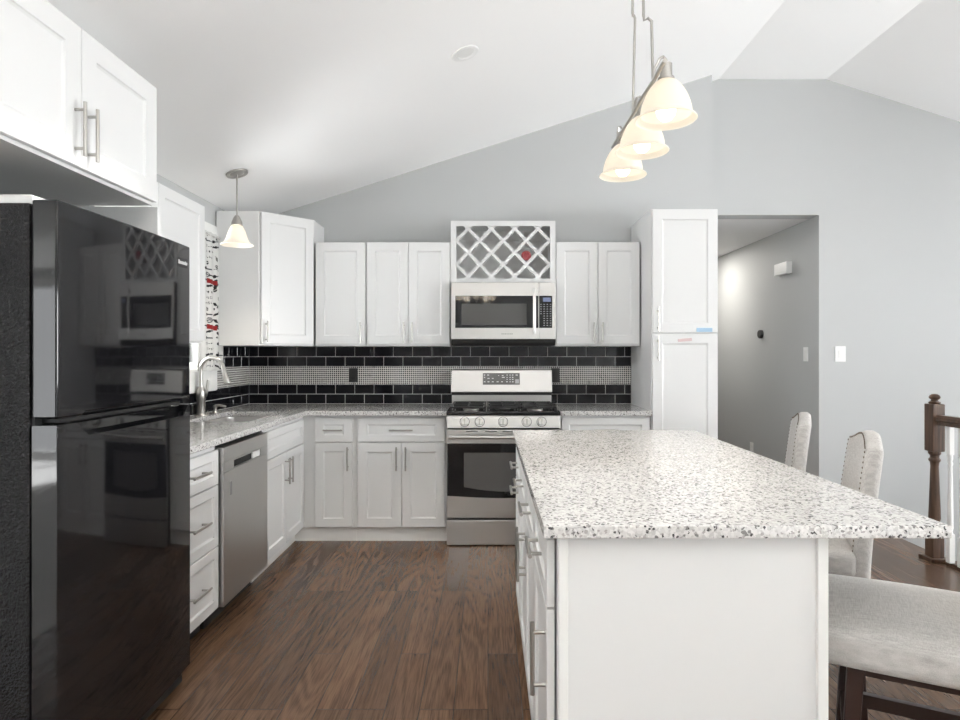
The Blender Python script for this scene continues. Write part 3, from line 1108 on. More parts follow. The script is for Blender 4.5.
for wd_, hh in ((.009, .012), (.007, .008), (.007, .008), (.010, .008), (.007, .008), (.006, .011), (.008, .008)):
    m.box(-1.1730, -1.1716, xs, xs + wd_, 1.663, 1.663 + hh)
    xs += wd_ + .0022
m.box(-1.1730, -1.1720, 2.351, 2.418, 1.660, 1.6632)
m.build('lettering', M_silver, bd)
MB().box(-1.42, -1.262, fy0 + .02, fy0 + .11, fz - .010, fz + .020, .009).build('hinge_cover', M_plate, t)
for yy in (fy0 + .06, fy1 - .06):
    for xx in (-1.84, -1.30):
        MB().cyl((xx, yy, 0), (xx, yy, .035), .02).build('foot', M_black, t)

# ------------------------------------------------------------------ dishwasher
t = thing('dishwasher', 'stainless steel dishwasher with pocket handle in the left base run', 'dishwasher', (-1.55, 3.26, 0))
dy0, dy1 = 2.960, 3.563
XD = -1.262
MB().box(XL + .02, XF - .01, dy0, dy1, .10, .872).build('tub', M_black, t)
MB().box(XL + .02, XF - .06, dy0 + .01, dy1 - .01, 0.0, .10).build('toe_kick', M_black, t)
b = MB().box(XF - .0095, XD, dy0 + .006, dy1 - .004, .105, .747, .005)
dd = b.build('door', M_steel_v, t)
m = MB().box(XF - .0095, XD, dy0 + .006, dy1 - .004, .795, .868, .005)
m.build('control_panel', M_steel, t)
m = MB().prism([(dy0 + .006, .7475), (dy1 - .004, .7475), (dy1 - .004, .7945), (dy0 + .006, .7945)], XF - .0095, XD - .002, 'x',
               holes=[[(dy0 + .13, .752), (dy1 - .11, .752), (dy1 - .11, .788), (dy0 + .13, .788)]])
m.build('handle_band', M_steel_v, t, smooth=0)
MB().box(XF - .0090, XD - .014, dy0 + .125, dy1 - .105, .7485, .7925).build('pocket', M_black, t)
m = MB().box(XF - .005, XD - .006, dy1 - .215, dy1 - .112, .7530, .7872, .002)  # white block standing in for light reflected at the handle pocket
m.build('pocket_glint', M_plate, t)
m = MB().box(XD - .0002, XD + .0008, dy0 + .075, dy0 + .100, .625, .690, .0003)
m.build('smudge', mat('grey_smudge', (0.30, 0.30, 0.30), 0.5), dd)

# ------------------------------------------------------------------ range
t = thing('gas_range', 'stainless steel gas range with five burners under the microwave', 'range', (.105, 4.6, 0))
rx0, rx1 = -.283, .495
yf0 = 4.275
MB().box(rx0 + .003, rx1 - .003, yf0 + .03, YB - .03, .03, .895).build('body', M_black, t)
for xx in (rx0 + .05, rx1 - .05):
    for yy in (yf0 + .08, YB - .08):
        MB().cyl((xx, yy, 0), (xx, yy, .035), .018).build('foot', M_black, t)
MB().box(rx0, rx1, yf0 - .020, yf0 + .029, .006, .178, .006).build('drawer', M_steel, t)
# oven door: steel frame, black glass with a belly edge, window, bar handle
dz0, dz1 = .190, .797
od = MB().box(rx0, rx1, yf0 - .020, yf0 + .029, dz0, dz1, .006).build('oven_door', M_steel, t)
ga, gb = .335, .704
N_ = 16
pl = [(rx0 + .004, gb), (rx0 + .004, ga + .010)]
pl += [(rx0 + .004 + (rx1 - rx0 - .008) * k / N_, ga + .010 - .016 * math.sin(math.pi * k / N_)) for k in range(1, N_)]
pl += [(rx1 - .004, ga + .010), (rx1 - .004, gb)]
MB().prism(pl, yf0 - .0235, yf0 - .0195, 'y').build('glass_panel', M_blackglass, od, smooth=0)
pl = [(-.165, .640), (-.165, .425)]
pl += [(-.165 + .540 * k / N_, .405 - .030 * math.sin(math.pi * k / N_)) for k in range(0, N_ + 1)]
pl += [(.375, .425), (.375, .640)]
MB().prism(pl, yf0 - .0242, yf0 - .0230, 'y').build('oven_window', M_greyglass, od, smooth=0)
m = MB()
m.tube([(rx0 + .022, yf0 - .066, .752), (rx0 + .2, yf0 - .074, .752), (.106, yf0 - .076, .752), (rx1 - .2, yf0 - .074, .752), (rx1 - .022, yf0 - .066, .752)], .0125, 14)
for xx in (rx0 + .045, rx1 - .045):
    m.cyl((xx, yf0 - .0195, .752), (xx, yf0 - .068, .752), .009)
m.build('handle', M_steel, od)
for xx in (-.15, -.02, .10, .22, .34):
    MB().box(xx, xx + .08, yf0 - .0205, yf0 - .0195, .783, .788).build('vent_slot', M_black, od)
# control panel and knobs
cp = MB().prism([(yf0 - .022, .808), (yf0 + .029, .808), (yf0 + .029, .893), (yf0 - .010, .893)], rx0, rx1, 'x').build('control_panel', M_steel, t, bevel=.003)
for xx in (-.160, -.057, .103, .265, .367):
    k0 = Vector((xx, yf0 - .017, .851))
    nn = Vector((0, -1, .14)).normalized()
    kb = MB().cyl(k0, k0 + nn * .006, .031, .031, 28).cyl(k0 + nn * .0058, k0 + nn * .030, .0255, .023, 28)
    kn = kb.build('knob', M_steel, t)
    MB().cyl(k0 - nn * .002, k0 + nn * .0015, .0345, .0345, 28).build('bezel', M_black, kn)
    MB().box(-.005, .005, -.021, .021, .0, .010, .002, mtx=Matrix.Translation(k0 + nn * .029) @ Matrix.Rotation(R(82), 4, 'X')).build('grip', M_nickel, kn)
# cooktop, burners and grates
m = MB().box(rx0 - .003, rx1 + .003, yf0 - .020, 4.80, .895, .922, .006)
m.build('cooktop', M_blackglass, t)
for (bx_, by_, br_) in ((-.12, 4.42, .045), (-.12, 4.67, .036), (.106, 4.54, .050), (.333, 4.42, .045), (.333, 4.67, .036)):
    bu = MB().lathe([(0, 0), (br_ + .012, 0), (br_ + .012, .006), (br_, .014), (0, .014)], (bx_, by_, .9218), 24).build('burner', M_nickel, t)
    MB().lathe([(0, 0), (br_ * .8, 0), (br_ * .8, .007), (br_ * .7, .010), (0, .010)], (bx_, by_, .9356), 24).build('burner_cap', M_iron, bu)
for (g0, g1) in ((rx0 + .020, rx0 + .270), (rx0 + .275, rx1 - .275), (rx1 - .270, rx1 - .020)):
    m = MB()
    ya, yb = 4.285, 4.785
    zt = .952
    th = .007
    for xx in (g0 + th, g1 - th):
        m.box(xx - th, xx + th, ya, yb, zt - .012, zt, .002)
    for yy in (ya + th, (ya + yb) / 2, yb - th):
        m.box(g0, g1, yy - th, yy + th, zt - .012, zt, .002)
    cx_ = (g0 + g1) / 2
    for yy in (ya + .125, yb - .125):
        m.box(cx_ - .005, cx_ + .005, yy - .10, yy + .10, zt - .010, zt + .004, .002)
        m.box(g0 + .02, g1 - .02, yy - .005, yy + .005, zt - .010, zt + .004, .002)
    for xx in (g0 + th, g1 - th):
        for yy in (ya + th, yb - th):
            m.box(xx - .007, xx + .007, yy - .007, yy + .007, .9215, zt - .011)
    m.build('grate', M_iron, t)
# backguard with clock panel
m = MB().box(rx0 + .003, rx1 - .003, 4.82, YB - .0095, .9, 1.000)
m.build('back_riser', M_steel, t)
MB().box(rx0 + .004, rx1 - .004, 4.805, YB - .0095, .998, 1.022).build('vent', M_black, t)
bg = MB().prism([(4.775, 1.022), (4.800, 1.192), (YB - .0095, 1.196), (YB - .0095, 1.022)], rx0 + .001, rx1 - .001, 'x').build('backguard', M_steel, t, bevel=.004)
sl = Matrix.Translation((0, 4.7742, 1.022)) @ Matrix.Rotation(R(-8.35), 4, 'X')
pan = MB().box(-.040, .245, -.0012, .004, .058, .148, .001, mtx=sl).build('display', M_greyglass, bg)
m = MB()
for (ux, uz, uw) in ((-.030, .130, .008), (-.010, .130, .012), (-.030, .112, .008), (-.008, .104, .013), (.018, .104, .011), (-.030, .078, .010), (-.008, .078, .012),
                     (.018, .078, .012), (.046, .078, .013), (.074, .078, .010), (.103, .078, .010), (.056, .127, .006), (.078, .127, .010), (.078, .112, .018),
                     (.106, .130, .006), (.124, .130, .006), (.138, .130, .009), (.106, .112, .006), (.124, .112, .006), (.138, .112, .009),
                     (.106, .096, .006), (.124, .096, .006), (.138, .096, .009), (.124, .078, .006), (.138, .078, .010), (.160, .130, .014)):
    ux = -.032 + (ux + .030) * 1.29
    m.box(ux, ux + uw * 1.2, -.0018, -.0010, uz, uz + .0055, mtx=sl)
m.build('button_marks', M_silver, pan)
MB().box(.210, .238, -.0018, -.0010, .068, .100, mtx=sl).build('start_key', M_dim, pan)

# ------------------------------------------------------------------ microwave
t = thing('microwave', 'stainless over-the-range microwave with black window under the wine rack', 'microwave', (.112, 4.74, 1.38))
mx0, mx1, mz0, mz1 = -.269, .495, 1.424, 1.836
ym = 4.52
MB().box(mx0 + .003, mx1 - .003, ym + .03, YB - .0095, 1.378, mz1 + .004).build('body', M_black, t)
m = MB().prism([(ym + .03, 1.378), (ym + .03, 1.424), (ym + .004, 1.424), (ym + .012, 1.395)], mx0 + .002, mx1 - .002, 'x')
m.build('vent_hood', M_black, t, bevel=.003)
xs_ = .369
md = MB().box(mx0, xs_, ym, ym + .029, mz0, mz1, .004).build('door', M_steel, t)
pc = MB().box(xs_ + .002, mx1, ym, ym + .029, mz0, mz1, .004).build('control_side', M_steel, t)
MB().box(-.238, .366, ym - .0022, ym + .004, 1.506, 1.740, .001).build('door_glass', M_blackglass, md)
MB().box(-.192, .281, ym - .0030, ym - .0015, 1.528, 1.682, .0005).build('window_screen', M_greyglass, md)
m = MB()
m.tube([(.335, ym - .038, 1.465), (.335, ym - .046, 1.55), (.335, ym - .048, 1.63), (.335, ym - .046, 1.71), (.335, ym - .038, 1.792)], .0115, 14)
m.cyl((.335, ym + .001, 1.480), (.335, ym - .040, 1.480), .009).cyl((.335, ym + .001, 1.777), (.335, ym - .040, 1.777), .009)
m.build('handle', M_steel, md)
m = MB()
xs = .098
for wd_ in (.009, .008, .010, .008, .007, .009, .010):
    m.box(xs, xs + wd_, ym - .0008, ym + .0002, 1.458, 1.467)
    xs += wd_ + .0035
m.build('lettering', mat('grey_print', (0.32, 0.32, 0.31), 0.5), md)
kp = MB().box(xs_ + .004, .467, ym - .0022, ym + .004, 1.506, 1.740, .001).build('keypad', M_blackglass, pc)
MB().box(.400, .458, ym - .003, ym - .0015, 1.696, 1.726).build('display', M_display, kp)
m = MB()
for r_ in range(10):
    for c_ in range(4):
        if c_ == 0 and r_ > 4:
            continue
        xx = .380 + c_ * .0232
        zz = 1.678 - r_ * .0170
        m.box(xx, xx + .011, ym - .0027, ym - .0015, zz - .0032, zz + .0018)
m.build('button_marks', M_dim, kp)

# ------------------------------------------------------------------ island
t = thing('kitchen_island', 'white kitchen island base with drawers and plain end panel under granite', 'island', (.48, 2.33, 0))
ix0, ix1, iy0, iy1 = .166, .790, 1.478, 3.17
MB().box(ix0, ix1, iy0 + .018, iy1, .10, ZC, 0).build('body', M_cab, t)
m = MB()
for k in range(8):
    m.cyl((ix0 - .0052, 1.53 + .2 * k, .80), (ix0 + .001, 1.53 + .2 * k, .80), .006, seg=8)
MB().box(ix0 - .0052, ix0 + .001, 1.56, 3.11, .55, .58).build('rail', M_cab, t)
m.bm.free()
MB().box(ix0 + .07, ix1 - .02, iy0 + .03, iy1 - .03, 0, .10).build('toe_kick', M_cab, t)
ep = MB().box(ix0 + .014, ix1 + .014, iy0, iy0 + .0175, .0, ZC, .001).build('end_panel', M_cab, t)
MB().box(ix1 - .010, ix1 + .016, iy0 - .010, iy0 + .022, .0, ZC, .003).build('corner_trim', M_trim, ep)
MB().box(ix0 + .001, ix0 + .024, iy0 - .008, iy0 - .0005, .0, ZC, .002).build('corner_trim', M_trim, ep)
MB().box(ix1 + .0005, ix1 + .014, iy0 + .02, iy1, .0, ZC, .001).build('back_panel', M_cab, t)
NI = (-1, 0, 0)
ys_ = [1.500, 1.922, 2.344, 2.766, 3.165]
for k in range(4):
    a, c = ys_[k] + .003, ys_[k + 1] - .003
    # a front seen from the left: u runs towards the camera
    O1 = (ix0 - .005, c, .704)
    front(t, 'drawer', O1, (0, -1, 0), NI, c - a, .162, ((c - a) / 2, .081, .165, False), rail=0.045)
    hs = (c - a - .035) if k in (0, 2) else .035
    if k == 3:
        hs = .035
    front(t, 'door', (ix0 - .005, c, .112), (0, -1, 0), NI, c - a, .585, (hs, .585 - .135, .180, True) if k < 3 else ((c - a) / 2, .555, .165, False))
b = MB().box(.128, 1.070, 1.430, 3.236, ZC + .002, ZT, .004)
tag(b.build('countertop', M_granite), 'big speckled granite island countertop overhanging on the stool side', 'countertop')


# ------------------------------------------------------------------ stools
def make_stool(label):
    t = thing('counter_stool', label, 'stool', (0, 0, 0), 'linen counter stools along the island')

    def dome(p):
        if p.z > 0:
            p.z += .030 * max(0, 1 - (p.x / .235) ** 2) * max(0, 1 - (p.y / .235) ** 2)
        return p
    MB().rbox((0, 0, .577), (.235, .235, .048), .030, 12, dome).build('seat', M_linen, t, smooth=60)
    lean = lambda z: .045 * max(0.0, (z + .24) / .48) ** 1.4

    def bk(p):
        tt = (p.z + .24) / .48
        if p.z > 0:
            p.z += .038 * (p.z / .24) ** 2 * math.cos(min(1, abs(p.y) / .215) * math.pi / 2) ** 2
        p.y *= 1.0 - .16 * tt + .0 * (1 - tt)
        p.x += lean(p.z) + .02 * (p.y / .22) ** 2 * -1
        return p
    MB().rbox((.262, 0, .750), (.030, .228, .240), .022, 12, bk).build('backrest', M_linen, t, smooth=60)
    m = MB()
    path = []
    for k in range(24):
        path.append((-.207, -.20 + .42 * k / 23))
    for k in range(1, 22):
        path.append((-.207 + .414 * k / 22, .222))
    for k in range(24):
        path.append((.207, .22 - .42 * k / 23))
    for (yy, zz) in path:
        p = bk(Vector((-.0275, yy, zz if zz < .2219 else .232)))
        m.lathe([(.0, .0035), (.003, .0028), (.0045, 0)], seg=8,
                mtx=Matrix.Translation(Vector((.262, 0, .750)) + p + Vector((-.001, 0, 0))) @ Matrix.Rotation(R(-90), 4, 'Y'))
    m.build('nailhead_trim', mat('antique_nailheads', (0.16, 0.13, 0.10), 0.35, 0.9) if 'antique_nailheads' not in MATS else MATS['antique_nailheads'], t)
    m = MB()
    for s in (-1, 1):
        m.box(-.150, .245, s * .165 - .011, s * .165 + .011, .500, .533, .002)
    for xx in (-.130, .225):
        m.box(xx - .011, xx + .011, -.158, .158, .500, .533, .002)
    m.build('apron', M_esp, t)

    def leg(x, y):
        m = MB()
        A = [(x - .020, y - .020), (x + .020, y - .020), (x + .020, y + .020), (x - .020, y + .020)]
        ex, ey = x + math.copysign(.035, x), y + math.copysign(.012, y)
        B = [(ex - .014, ey - .014), (ex + .014, ey - .014), (ex + .014, ey + .014), (ex - .014, ey + .014)]
        top = [m.bm.verts.new((p[0], p[1], .530)) for p in A]
        bot = [m.bm.verts.new((p[0], p[1], 0)) for p in B]
        for k in range(4):
            m.bm.faces.new((top[k], top[(k + 1) % 4], bot[(k + 1) % 4], bot[k]))
        m.bm.faces.new(top); m.bm.faces.new(bot[::-1])
        m.build('leg', M_esp, t, bevel=.003)
    for x in (-.130, .225):
        for y in (-.165, .165):
            leg(x, y)
    for s in (-1, 1):
        MB().box(-.147, .240, s * .171 - .011, s * .171 + .011, .255, .295, .002).build('stretcher', M_esp, t)
    for xx in (-.147, .242):
        MB().box(xx - .011, xx + .011, -.165, .165, .255, .295, .002).build('stretcher', M_esp, t)
    return t


def copy_tree(o, parent=None):
    c = o.copy()
    COL.objects.link(c)
    c.parent = parent
    for ch in list(o.children):
        copy_tree(ch, c)
    return c


stool = make_stool('beige linen counter stool nearest the camera, only its seat and legs in view')
stool.location = (1.135, 1.675, 0)
stool.rotation_euler = (0, 0, R(-28))
for x, y, lb in ((1.150, 2.45, 'beige linen counter stool with nailhead back, the middle one along the island'),
                 (1.285, 3.20, 'beige linen counter stool farthest from the camera by the hallway')):
    c = copy_tree(stool)
    c.location = (x, y, 0)
    c['label'] = lb
    c.rotation_euler = (0, 0, R(-22))

# ------------------------------------------------------------------ stair railing
t = thing('stair_railing', 'dark wood newel post and handrail with white balusters guarding the stairs', 'railing', (2.93, 3.0, 0))
nx, ny = 2.855, 3.97


def newel(nx, ny):
    m = MB()
    m.box(nx - .062, nx + .062, ny - .062, ny + .062, 0, .022, .004)
    m.box(nx - .037, nx + .037, ny - .037, ny + .037, .021, .20, .003)
    m.box(nx - .040, nx + .040, ny - .040, ny + .040, .695, .998, .006)
    m.lathe([(0, .19), (.035, .195), (.035, .205), (.025, .225), (.028, .245), (.034, .27), (.023, .60), (.026, .625), (.034, .635), (.034, .645), (.026, .655), (.026, .668), (.036, .680), (.036, .695), (0, .70)], (nx, ny, 0), 28)
    m.lathe([(0, .993), (.030, .996), (.034, 1.004), (.034, 1.010), (.023, 1.016), (.020, 1.023), (.030, 1.032), (.033, 1.041), (.028, 1.052), (.015, 1.060), (0, 1.062)], (nx, ny, 0), 28)
    return m.build('newel_post', M_newel, t)


newel(nx, ny)
newel(2.905, 1.95)
rx_ = lambda y: nx + (2.905 - nx) * (ny - y) / (ny - 1.95)
m = MB()
prof = [(-.020, -.030), (.020, -.030), (.022, -.008), (.033, 0), (.033, .018), (.018, .032), (-.018, .032), (-.033, .018), (-.033, 0), (-.022, -.008)]
A = [m.bm.verts.new((rx_(ny - .05) + p[0], ny - .05, .898 + p[1])) for p in prof]
B = [m.bm.verts.new((rx_(2.0) + p[0], 2.0, .898 + p[1])) for p in prof]
for k in range(len(prof)):
    k2 = (k + 1) % len(prof)
    m.bm.faces.new((A[k], A[k2], B[k2], B[k]))
m.bm.faces.new(A); m.bm.faces.new(B[::-1])
m.build('handrail', M_newel, t)
m = MB().box(2.865, 2.948, 2.03, ny - .08, 0, .022, .004)
m.build('shoe_rail', M_newel, t)
y = ny - .115
while y > 2.1:
    xx = rx_(y) + .012
    m = MB()
    m.box(xx - .017, xx + .017, y - .017, y + .017, .02, .20, .002)
    m.lathe([(0, .195), (.017, .198), (.012, .215), (.017, .235), (.0165, .30), (.011, .62), (.0155, .635), (.011, .65), (.015, .665), (.015, .70)], (xx, y, 0), 14)
    m.box(xx - .015, xx + .015, y - .015, y + .015, .69, .872, .002)
    m.build('baluster', M_trim, t)
    y -= .092

# ------------------------------------------------------------------ curtain
def paint(print_uv):
    """colour of the print at (a, z) metres from the lower corner; kitchen tools in rows."""
    pass


motifs = []
rc = random.Random(11)
GREY, DARK, REDC = (0.16, 0.18, 0.22), (0.06, 0.06, 0.07), (0.50, 0.045, 0.04)
zc = .03
kinds = ['text', 'knife', 'fork', 'whisk', 'pin', 'knife', 'dots', 'text', 'ladle', 'leaf', 'whisk', 'pin', 'spatula', 'text', 'leaf', 'text', 'dots', 'ladle', 'knife', 'fork', 'text', 'dots', 'spatula', 'leaf']
kk = ['text', 'dots', 'knife', 'text', 'text', 'spoon', 'knife', 'pin', 'whisk', 'spoon', 'leaf', 'text', 'text', 'dots', 'knife', 'pin', 'whisk', 'spoon', 'leaf', 'text', 'dots', 'text', 'spoon', 'leaf', 'leaf']
for i, k in enumerate(kk):
    motifs.append((k, rc.uniform(.10, .14), zc, rc.uniform(-.08, .08)))
    motifs.append((rc.choice(['spoon', 'leaf', 'dots', 'knife', 'text']), rc.uniform(.24, .29), zc + rc.uniform(-.01, .01), rc.uniform(-.5, .5)))
    zc += .0385


def colour(a, z):
    for k, ma, mz, rot in motifs:
        x, y = a - ma, z - mz
        if abs(y) > .05 or x < -.03 or x > .22:
            continue
        x, y = x * math.cos(rot) + y * math.sin(rot), -x * math.sin(rot) + y * math.cos(rot)
        if k == 'pin':
            if 0.02 < x < .17 and abs(y) < .016: return REDC
            if -.02 < x < .21 and abs(y) < .005: return GREY
        elif k == 'whisk':
            e = ((x - .035) / .038) ** 2 + (y / .018) ** 2
            if e < 1 and (e > .6 or int(abs(y) * 1000) % 9 < 4): return GREY
            if .07 < x < .14 and abs(y) < .004: return DARK
        elif k == 'spoon':
            if ((x - .02) / .02) ** 2 + (y / .011) ** 2 < 1: return DARK
            if .035 < x < .11 and abs(y) < .0035: return GREY
        elif k == 'knife':
            if 0 < x < .07 and -.010 < y < .002 + .06 * x: return DARK
            if .07 < x < .12 and abs(y) < .005: return GREY
        elif k == 'leaf':
            if ((x - .03) / .025) ** 2 + (y / .013) ** 2 < 1 and abs(y) > .002: return (0.05, .05, .055)
        elif k == 'text':
            if 0 < x < .10 and abs(y) < .007 and int(x * 140) % 3 != 1 and int((x * 900 + y * 400)) % 4 < 2: return (0.2, .2, .22)
        elif k == 'dots':
            if ((x % .035) - .015) ** 2 + y * y < .00006 and 0 < x < .12: return DARK
    return (0.80, 0.80, 0.79)


cy0, cy1, cz0_, cz1_ = 4.020, 4.400, 1.205, 2.140
NA, NZ = 90, 230
b = MB()
cl = b.bm.loops.layers.color.new('print')
grid = []
for j in range(NZ + 1):
    zz = j / NZ
    row = []
    for i in range(NA + 1):
        u_ = i / NA
        flare = 1.0 - .13 * max(0, zz - .0) + .05 * math.sin(zz * 3)
        yy = cy0 + (cy1 - cy0) * (u_ * flare)
        xx = XL + .0285 + .0055 * math.sin(u_ * 26 + .6 * math.sin(zz * 4)) + (.002 * math.sin(u_ * 75) if zz > .95 else 0)
        row.append(b.bm.verts.new((xx, yy, cz0_ + (cz1_ - cz0_) * zz)))
    grid.append(row)
for j in range(NZ):
    for i in range(NA):
        f = b.bm.faces.new((grid[j][i], grid[j][i + 1], grid[j + 1][i + 1], grid[j + 1][i]))
        c = colour((i + .5) / NA * .38, (j + .5) / NZ * (cz1_ - cz0_))
        for lp in f.loops:
            lp[cl] = (*[v ** (1 / 2.2) if False else v for v in c], 1)
t = thing('window_curtain', 'white cotton curtain printed with kitchen utensils hanging at the sink window', 'curtain', (XL + .0285, 4.15, cz0_))
co = b.build('fabric', M_curtain, t, smooth=80)
sd = co.modifiers.new('cloth_thickness', 'SOLIDIFY')
sd.thickness = .0015
m = MB().cyl((XL + .0285, 3.49, 2.118), (XL + .0285, 4.395, 2.118), .006, seg=12)
for yy in (3.50, 4.330):
    m.cyl((XL + .0162, yy, 2.118), (XL + .030, yy, 2.118), .005, seg=10)
m.build('curtain_rod', M_nickel, t)

# ------------------------------------------------------------------ lamps
def bell(m, c, rt, rb, h, flare, seg=36, up=False):
    """bell-shaped glass, open at the rim; c is the middle of the rim."""
    prof = []
    n = 14
    rw = rb - flare
    for k in range(n + 1):
        s = k / n
        r = rt + (rw - rt) * (1 - (1 - s) ** 1.8) ** .80
        prof.append((r, .016 + (h - .016) * (1 - s)))
    prof += [(rb - flare * .70, .010), (rb - flare * .2, .004), (rb, -.001)]
    inner = [(max(r - .004, .002), z) for r, z in prof[::-1]]
    p = prof + [(rb - .003, -.004)] + inner
    if up:
        p = [(r, -z) for r, z in p]
    m.lathe(p, c, seg, close=True)
    return m


def downlight(name, loc, e):
    d = bpy.data.lights.new(name, 'SPOT')
    d.energy = e
    d.spot_size = R(112)
    d.spot_blend = 1.0
    d.shadow_soft_size = .04
    d.color = (1.0, 0.90, 0.77)
    o = bpy.data.objects.new(name, d)
    COL.objects.link(o)
    o.location = loc
    return o


def point(name, loc, e, r=.03):
    d = bpy.data.lights.new(name, 'POINT')
    d.energy = e
    d.shadow_soft_size = r
    d.color = (1.0, 0.90, 0.77)
    o = bpy.data.objects.new(name, d)
    COL.objects.link(o)
    o.location = loc
    return o


# island pendant: three bells on a bar hung by two linked rods
PX = .606
t = thing('island_pendant', 'brushed nickel island pendant bar with three lit white glass bells', 'pendant light', (PX, 2.43, ceil_z(PX) - .02))
zc_ = ceil_z(PX)
mt = Matrix.Translation((PX, 2.43, zc_)) @ Matrix.Rotation(-math.atan(.3207), 4, 'Y')
MB().lathe([(0, 0), (.065, 0), (.065, -.012), (.05, -.025), (.012, -.03), (0, -.03)], seg=32, mtx=mt).build('canopy', M_nickel, t)
zbar = 2.322
rdm = MB()
rdm.tube([(PX, 2.13, zbar), (PX, 2.28, zbar - .006), (PX, 2.43, zbar), (PX, 2.58, zbar - .006), (PX, 3.02, zbar)], .0075, 12)
rdm.build('bar', M_nickel, t)
for (y0_, zj, yj) in ((2.28, 2.548, 2.30), (2.60, 2.700, 2.560)):
    m = MB()
    s_ = 1 if y0_ < 2.4 else -1
    sw = .030 if y0_ < 2.4 else .010
    m.tube([(PX, y0_, zbar - .004), (PX, yj, zj - .02), (PX, yj, zj), (PX - sw * .45, yj, zj + .012), (PX - sw * .9, yj + .004 * s_, zj + .006), (PX - sw, yj, zj + .03)], .0055, 10)
    top_ = Vector((PX, 2.43, zc_ - .03))
    m.tube([(PX - sw, yj, zj + .02), (PX - sw, yj + .004 * s_, zj + .10), (PX - .01 + .012 * s_ * -1, 2.43 - .012 * s_, zc_ - .035)], .0055, 10)
    m.build('rod', M_nickel, t)
for (yy, xx, zr_) in ((2.26, .648, 2.170), (2.58, .640, 2.158), (2.91, .632, 2.154)):
    sh = bell(MB(), (xx, yy, zr_), .030, .110, .140, .018).build('glass_shade', M_shade, t)
    bp_ = Vector((xx, yy, zr_ + .034))
    MB().lathe([(0, -.042), (.018, -.037), (.031, -.022), (.036, -.002), (.033, .018), (.020, .046), (.014, .066), (0, .066)], bp_, 20).build('bulb', M_bulb, sh)
    m = MB().lathe([(0, .152), (.030, .150), (.030, .142), (.022, .140), (.022, .200), (.0, .202)][::-1], (xx, yy, zr_), 20)
    m.build('socket', M_nickel, sh)
    m = MB().tube([(xx, yy, zr_ + .198), (xx, yy, zr_ + .215), (xx - .010, yy, zr_ + .228), (xx - .022, yy, zr_ + .222), (PX + .004, yy + .012, zr_ + .190), (PX, yy + .022, zbar - .006)], .0055, 10)
    m.build('arm', M_nickel, t)
    point('pendant_bulb', (xx, yy, zr_ + .04), BULB)
    downlight('pendant_lamp', (xx, yy, zr_ - .012), PEND)

# small pendant over the sink
qx, qy = -1.587, 3.925
qz = ceil_z(qx)
t = thing('sink_pendant', 'small brushed nickel pendant with one white glass bell over the sink', 'pendant light', (qx, qy, 2.0))
mt = Matrix.Translation((qx, qy, qz)) @ Matrix.Rotation(-math.atan(.3207), 4, 'Y')
MB().lathe([(0, -.012), (.030, -.012), (.045, -.006), (.052, -.010), (.066, -.010), (.068, 0), (0, 0)], seg=32, mtx=mt).build('canopy', M_nickel, t)
MB().tube([(qx, qy, qz - .012), (qx, qy, 2.17)], .0055, 12).build('rod', M_nickel, t)
zr_ = 2.008
pr = [(.033, .118), (.040, .106), (.050, .085), (.058, .060), (.066, .035), (.076, .016), (.090, .004), (.099, -.003)]
sh = MB().lathe(pr + [(.097, -.006)] + [(r - .004, z - .001) for r, z in pr[::-1]], (qx, qy, zr_), 36, close=True).build('glass_shade', M_shade, t)
MB().lathe([(0, .185), (.012, .183), (.020, .170), (.033, .140), (.034, .122), (0, .122)], (qx, qy, zr_), 24).build('socket', M_nickel, sh)
MB().lathe([(0, -.030), (.020, -.024), (.030, -.003), (.028, .014), (.016, .040), (.013, .078), (0, .078)], (qx, qy, zr_ + .042), 20).build('bulb', M_bulb, sh)
point('sink_bulb', (qx, qy, zr_ + .04), BULB)
downlight('sink_lamp', (qx, qy, zr_ - .012), SINKL)

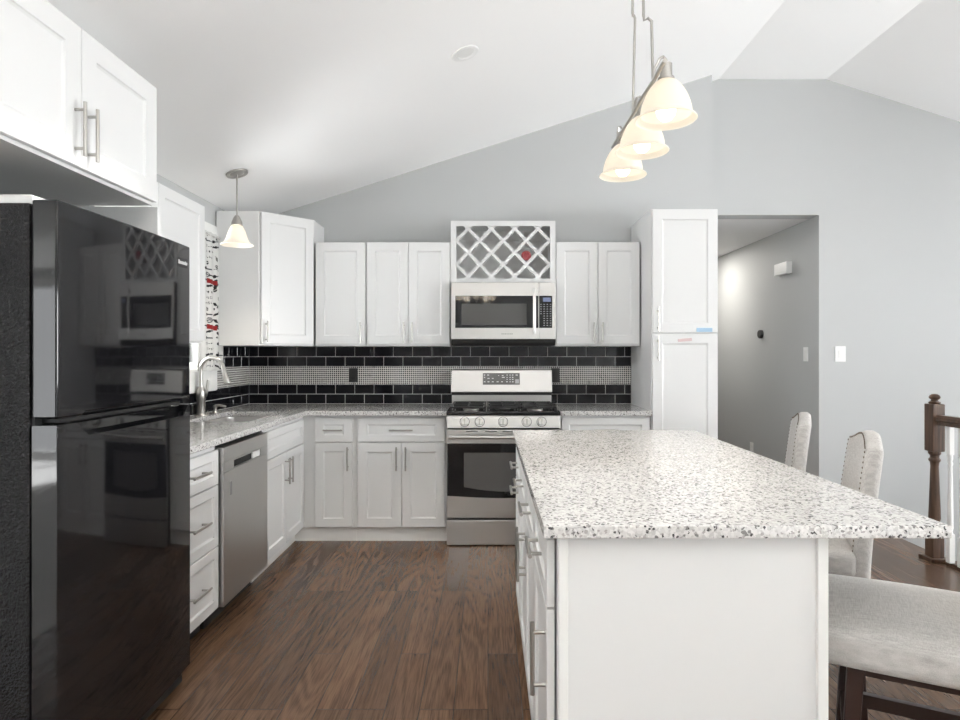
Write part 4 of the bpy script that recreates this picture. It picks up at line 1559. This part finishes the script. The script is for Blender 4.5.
# flush ceiling lights: the one in view is off, the one above the aisle is an added fill, out of view
M_fill = mat('fill_lens', (0.9, 0.9, 0.88), 0.5, emit=(1.0, 0.93, 0.84), estr=3.0)
for lx, ly, lab, mlens in ((-.123, 3.33, 'round white recessed ceiling light on the slope, switched off', M_trim),
                           (-.50, 2.00, 'added recessed fill light over the aisle beside the refrigerator, out of view', M_fill)):
    lz = ceil_z(lx)
    t = thing('recessed_light', lab, 'ceiling light', (lx, ly, lz))
    mt = Matrix.Translation((lx, ly, lz)) @ Matrix.Rotation(-math.atan(.3207), 4, 'Y')
    MB().lathe([(.050, -.003), (.066, -.007), (.074, -.005), (.076, 0), (.050, 0)], seg=40, mtx=mt, close=True).build('trim_ring', M_plate, t)
    MB().lathe([(0, -.0035), (.049, -.0030), (.050, -.001), (0, -.001)], seg=40, mtx=mt).build('lens', mlens, t)
    if mlens is M_fill:
        dl = bpy.data.lights.new('aisle_fill', 'SPOT')
        dl.energy = AISLE_FILL
        dl.spot_size = R(97); dl.spot_blend = .25; dl.shadow_soft_size = .06; dl.color = (1.0, 0.95, 0.88)
        ol = bpy.data.objects.new('aisle_fill', dl)
        COL.objects.link(ol)
        ol.location = (lx, ly, lz - .03)

# dining chandelier over the camera, seen mirrored in the microwave
hx, hy, hz = -.20, -1.30, 2.08
t = thing('chandelier', 'nickel chandelier with scrolled arms and lit bowl shades, mirrored in the microwave', 'chandelier', (hx, hy, hz))
MB().lathe([(0, -.16), (.012, -.155), (.018, -.14), (.010, -.11), (.020, -.06), (.030, -.02), (.016, .03), (.010, .10), (.010, .40), (0, .40)], (hx, hy, hz), 20).build('stem', M_nickel, t)
MB().tube([(hx, hy, hz + .39), (hx, hy, ceil_z(hx))], .006, 10).build('rod', M_nickel, t)
for k in range(5):
    a = R(72 * k + 90)
    ca, sa = math.cos(a), math.sin(a)
    pts = []
    for j in range(15):
        s = j / 14
        rr_ = .02 + .27 * s
        zz = -.02 - .13 * math.sin(s * math.pi * 1.05) + .10 * s ** 3
        pts.append((hx + ca * rr_, hy + sa * rr_, hz + zz))
    MB().tube(pts, .006, 8).build('arm', M_nickel, t)
    e = Vector(pts[-1])
    sh = bell(MB(), e + Vector((0, 0, .115)), .026, .075, .09, .014, 24, up=True).build('bowl_shade', M_bowl, t)
    MB().lathe([(0, 0), (.018, 0), (.022, .012), (.022, .022), (0, .022)], e + Vector((0, 0, -.006)), 16).build('cup', M_nickel, sh)
    MB().lathe([(0, 0), (.012, .004), (.024, .03), (.026, .045), (.018, .065), (0, .072)], e + Vector((0, 0, .016)), 16).build('bulb', M_bulb, sh)
d_ = bpy.data.lights.new('chandelier_lamp', 'SPOT')     # the opaque bowls throw their light up to the ceiling
d_.energy = CHAND
d_.spot_size = R(172)
d_.spot_blend = 0.3
d_.shadow_soft_size = .25
d_.color = (1.0, 0.97, 0.93)
o_ = bpy.data.objects.new('chandelier_lamp', d_)
COL.objects.link(o_)
o_.location = (hx, hy, hz + .22)
o_.rotation_euler = (R(180), 0, 0)
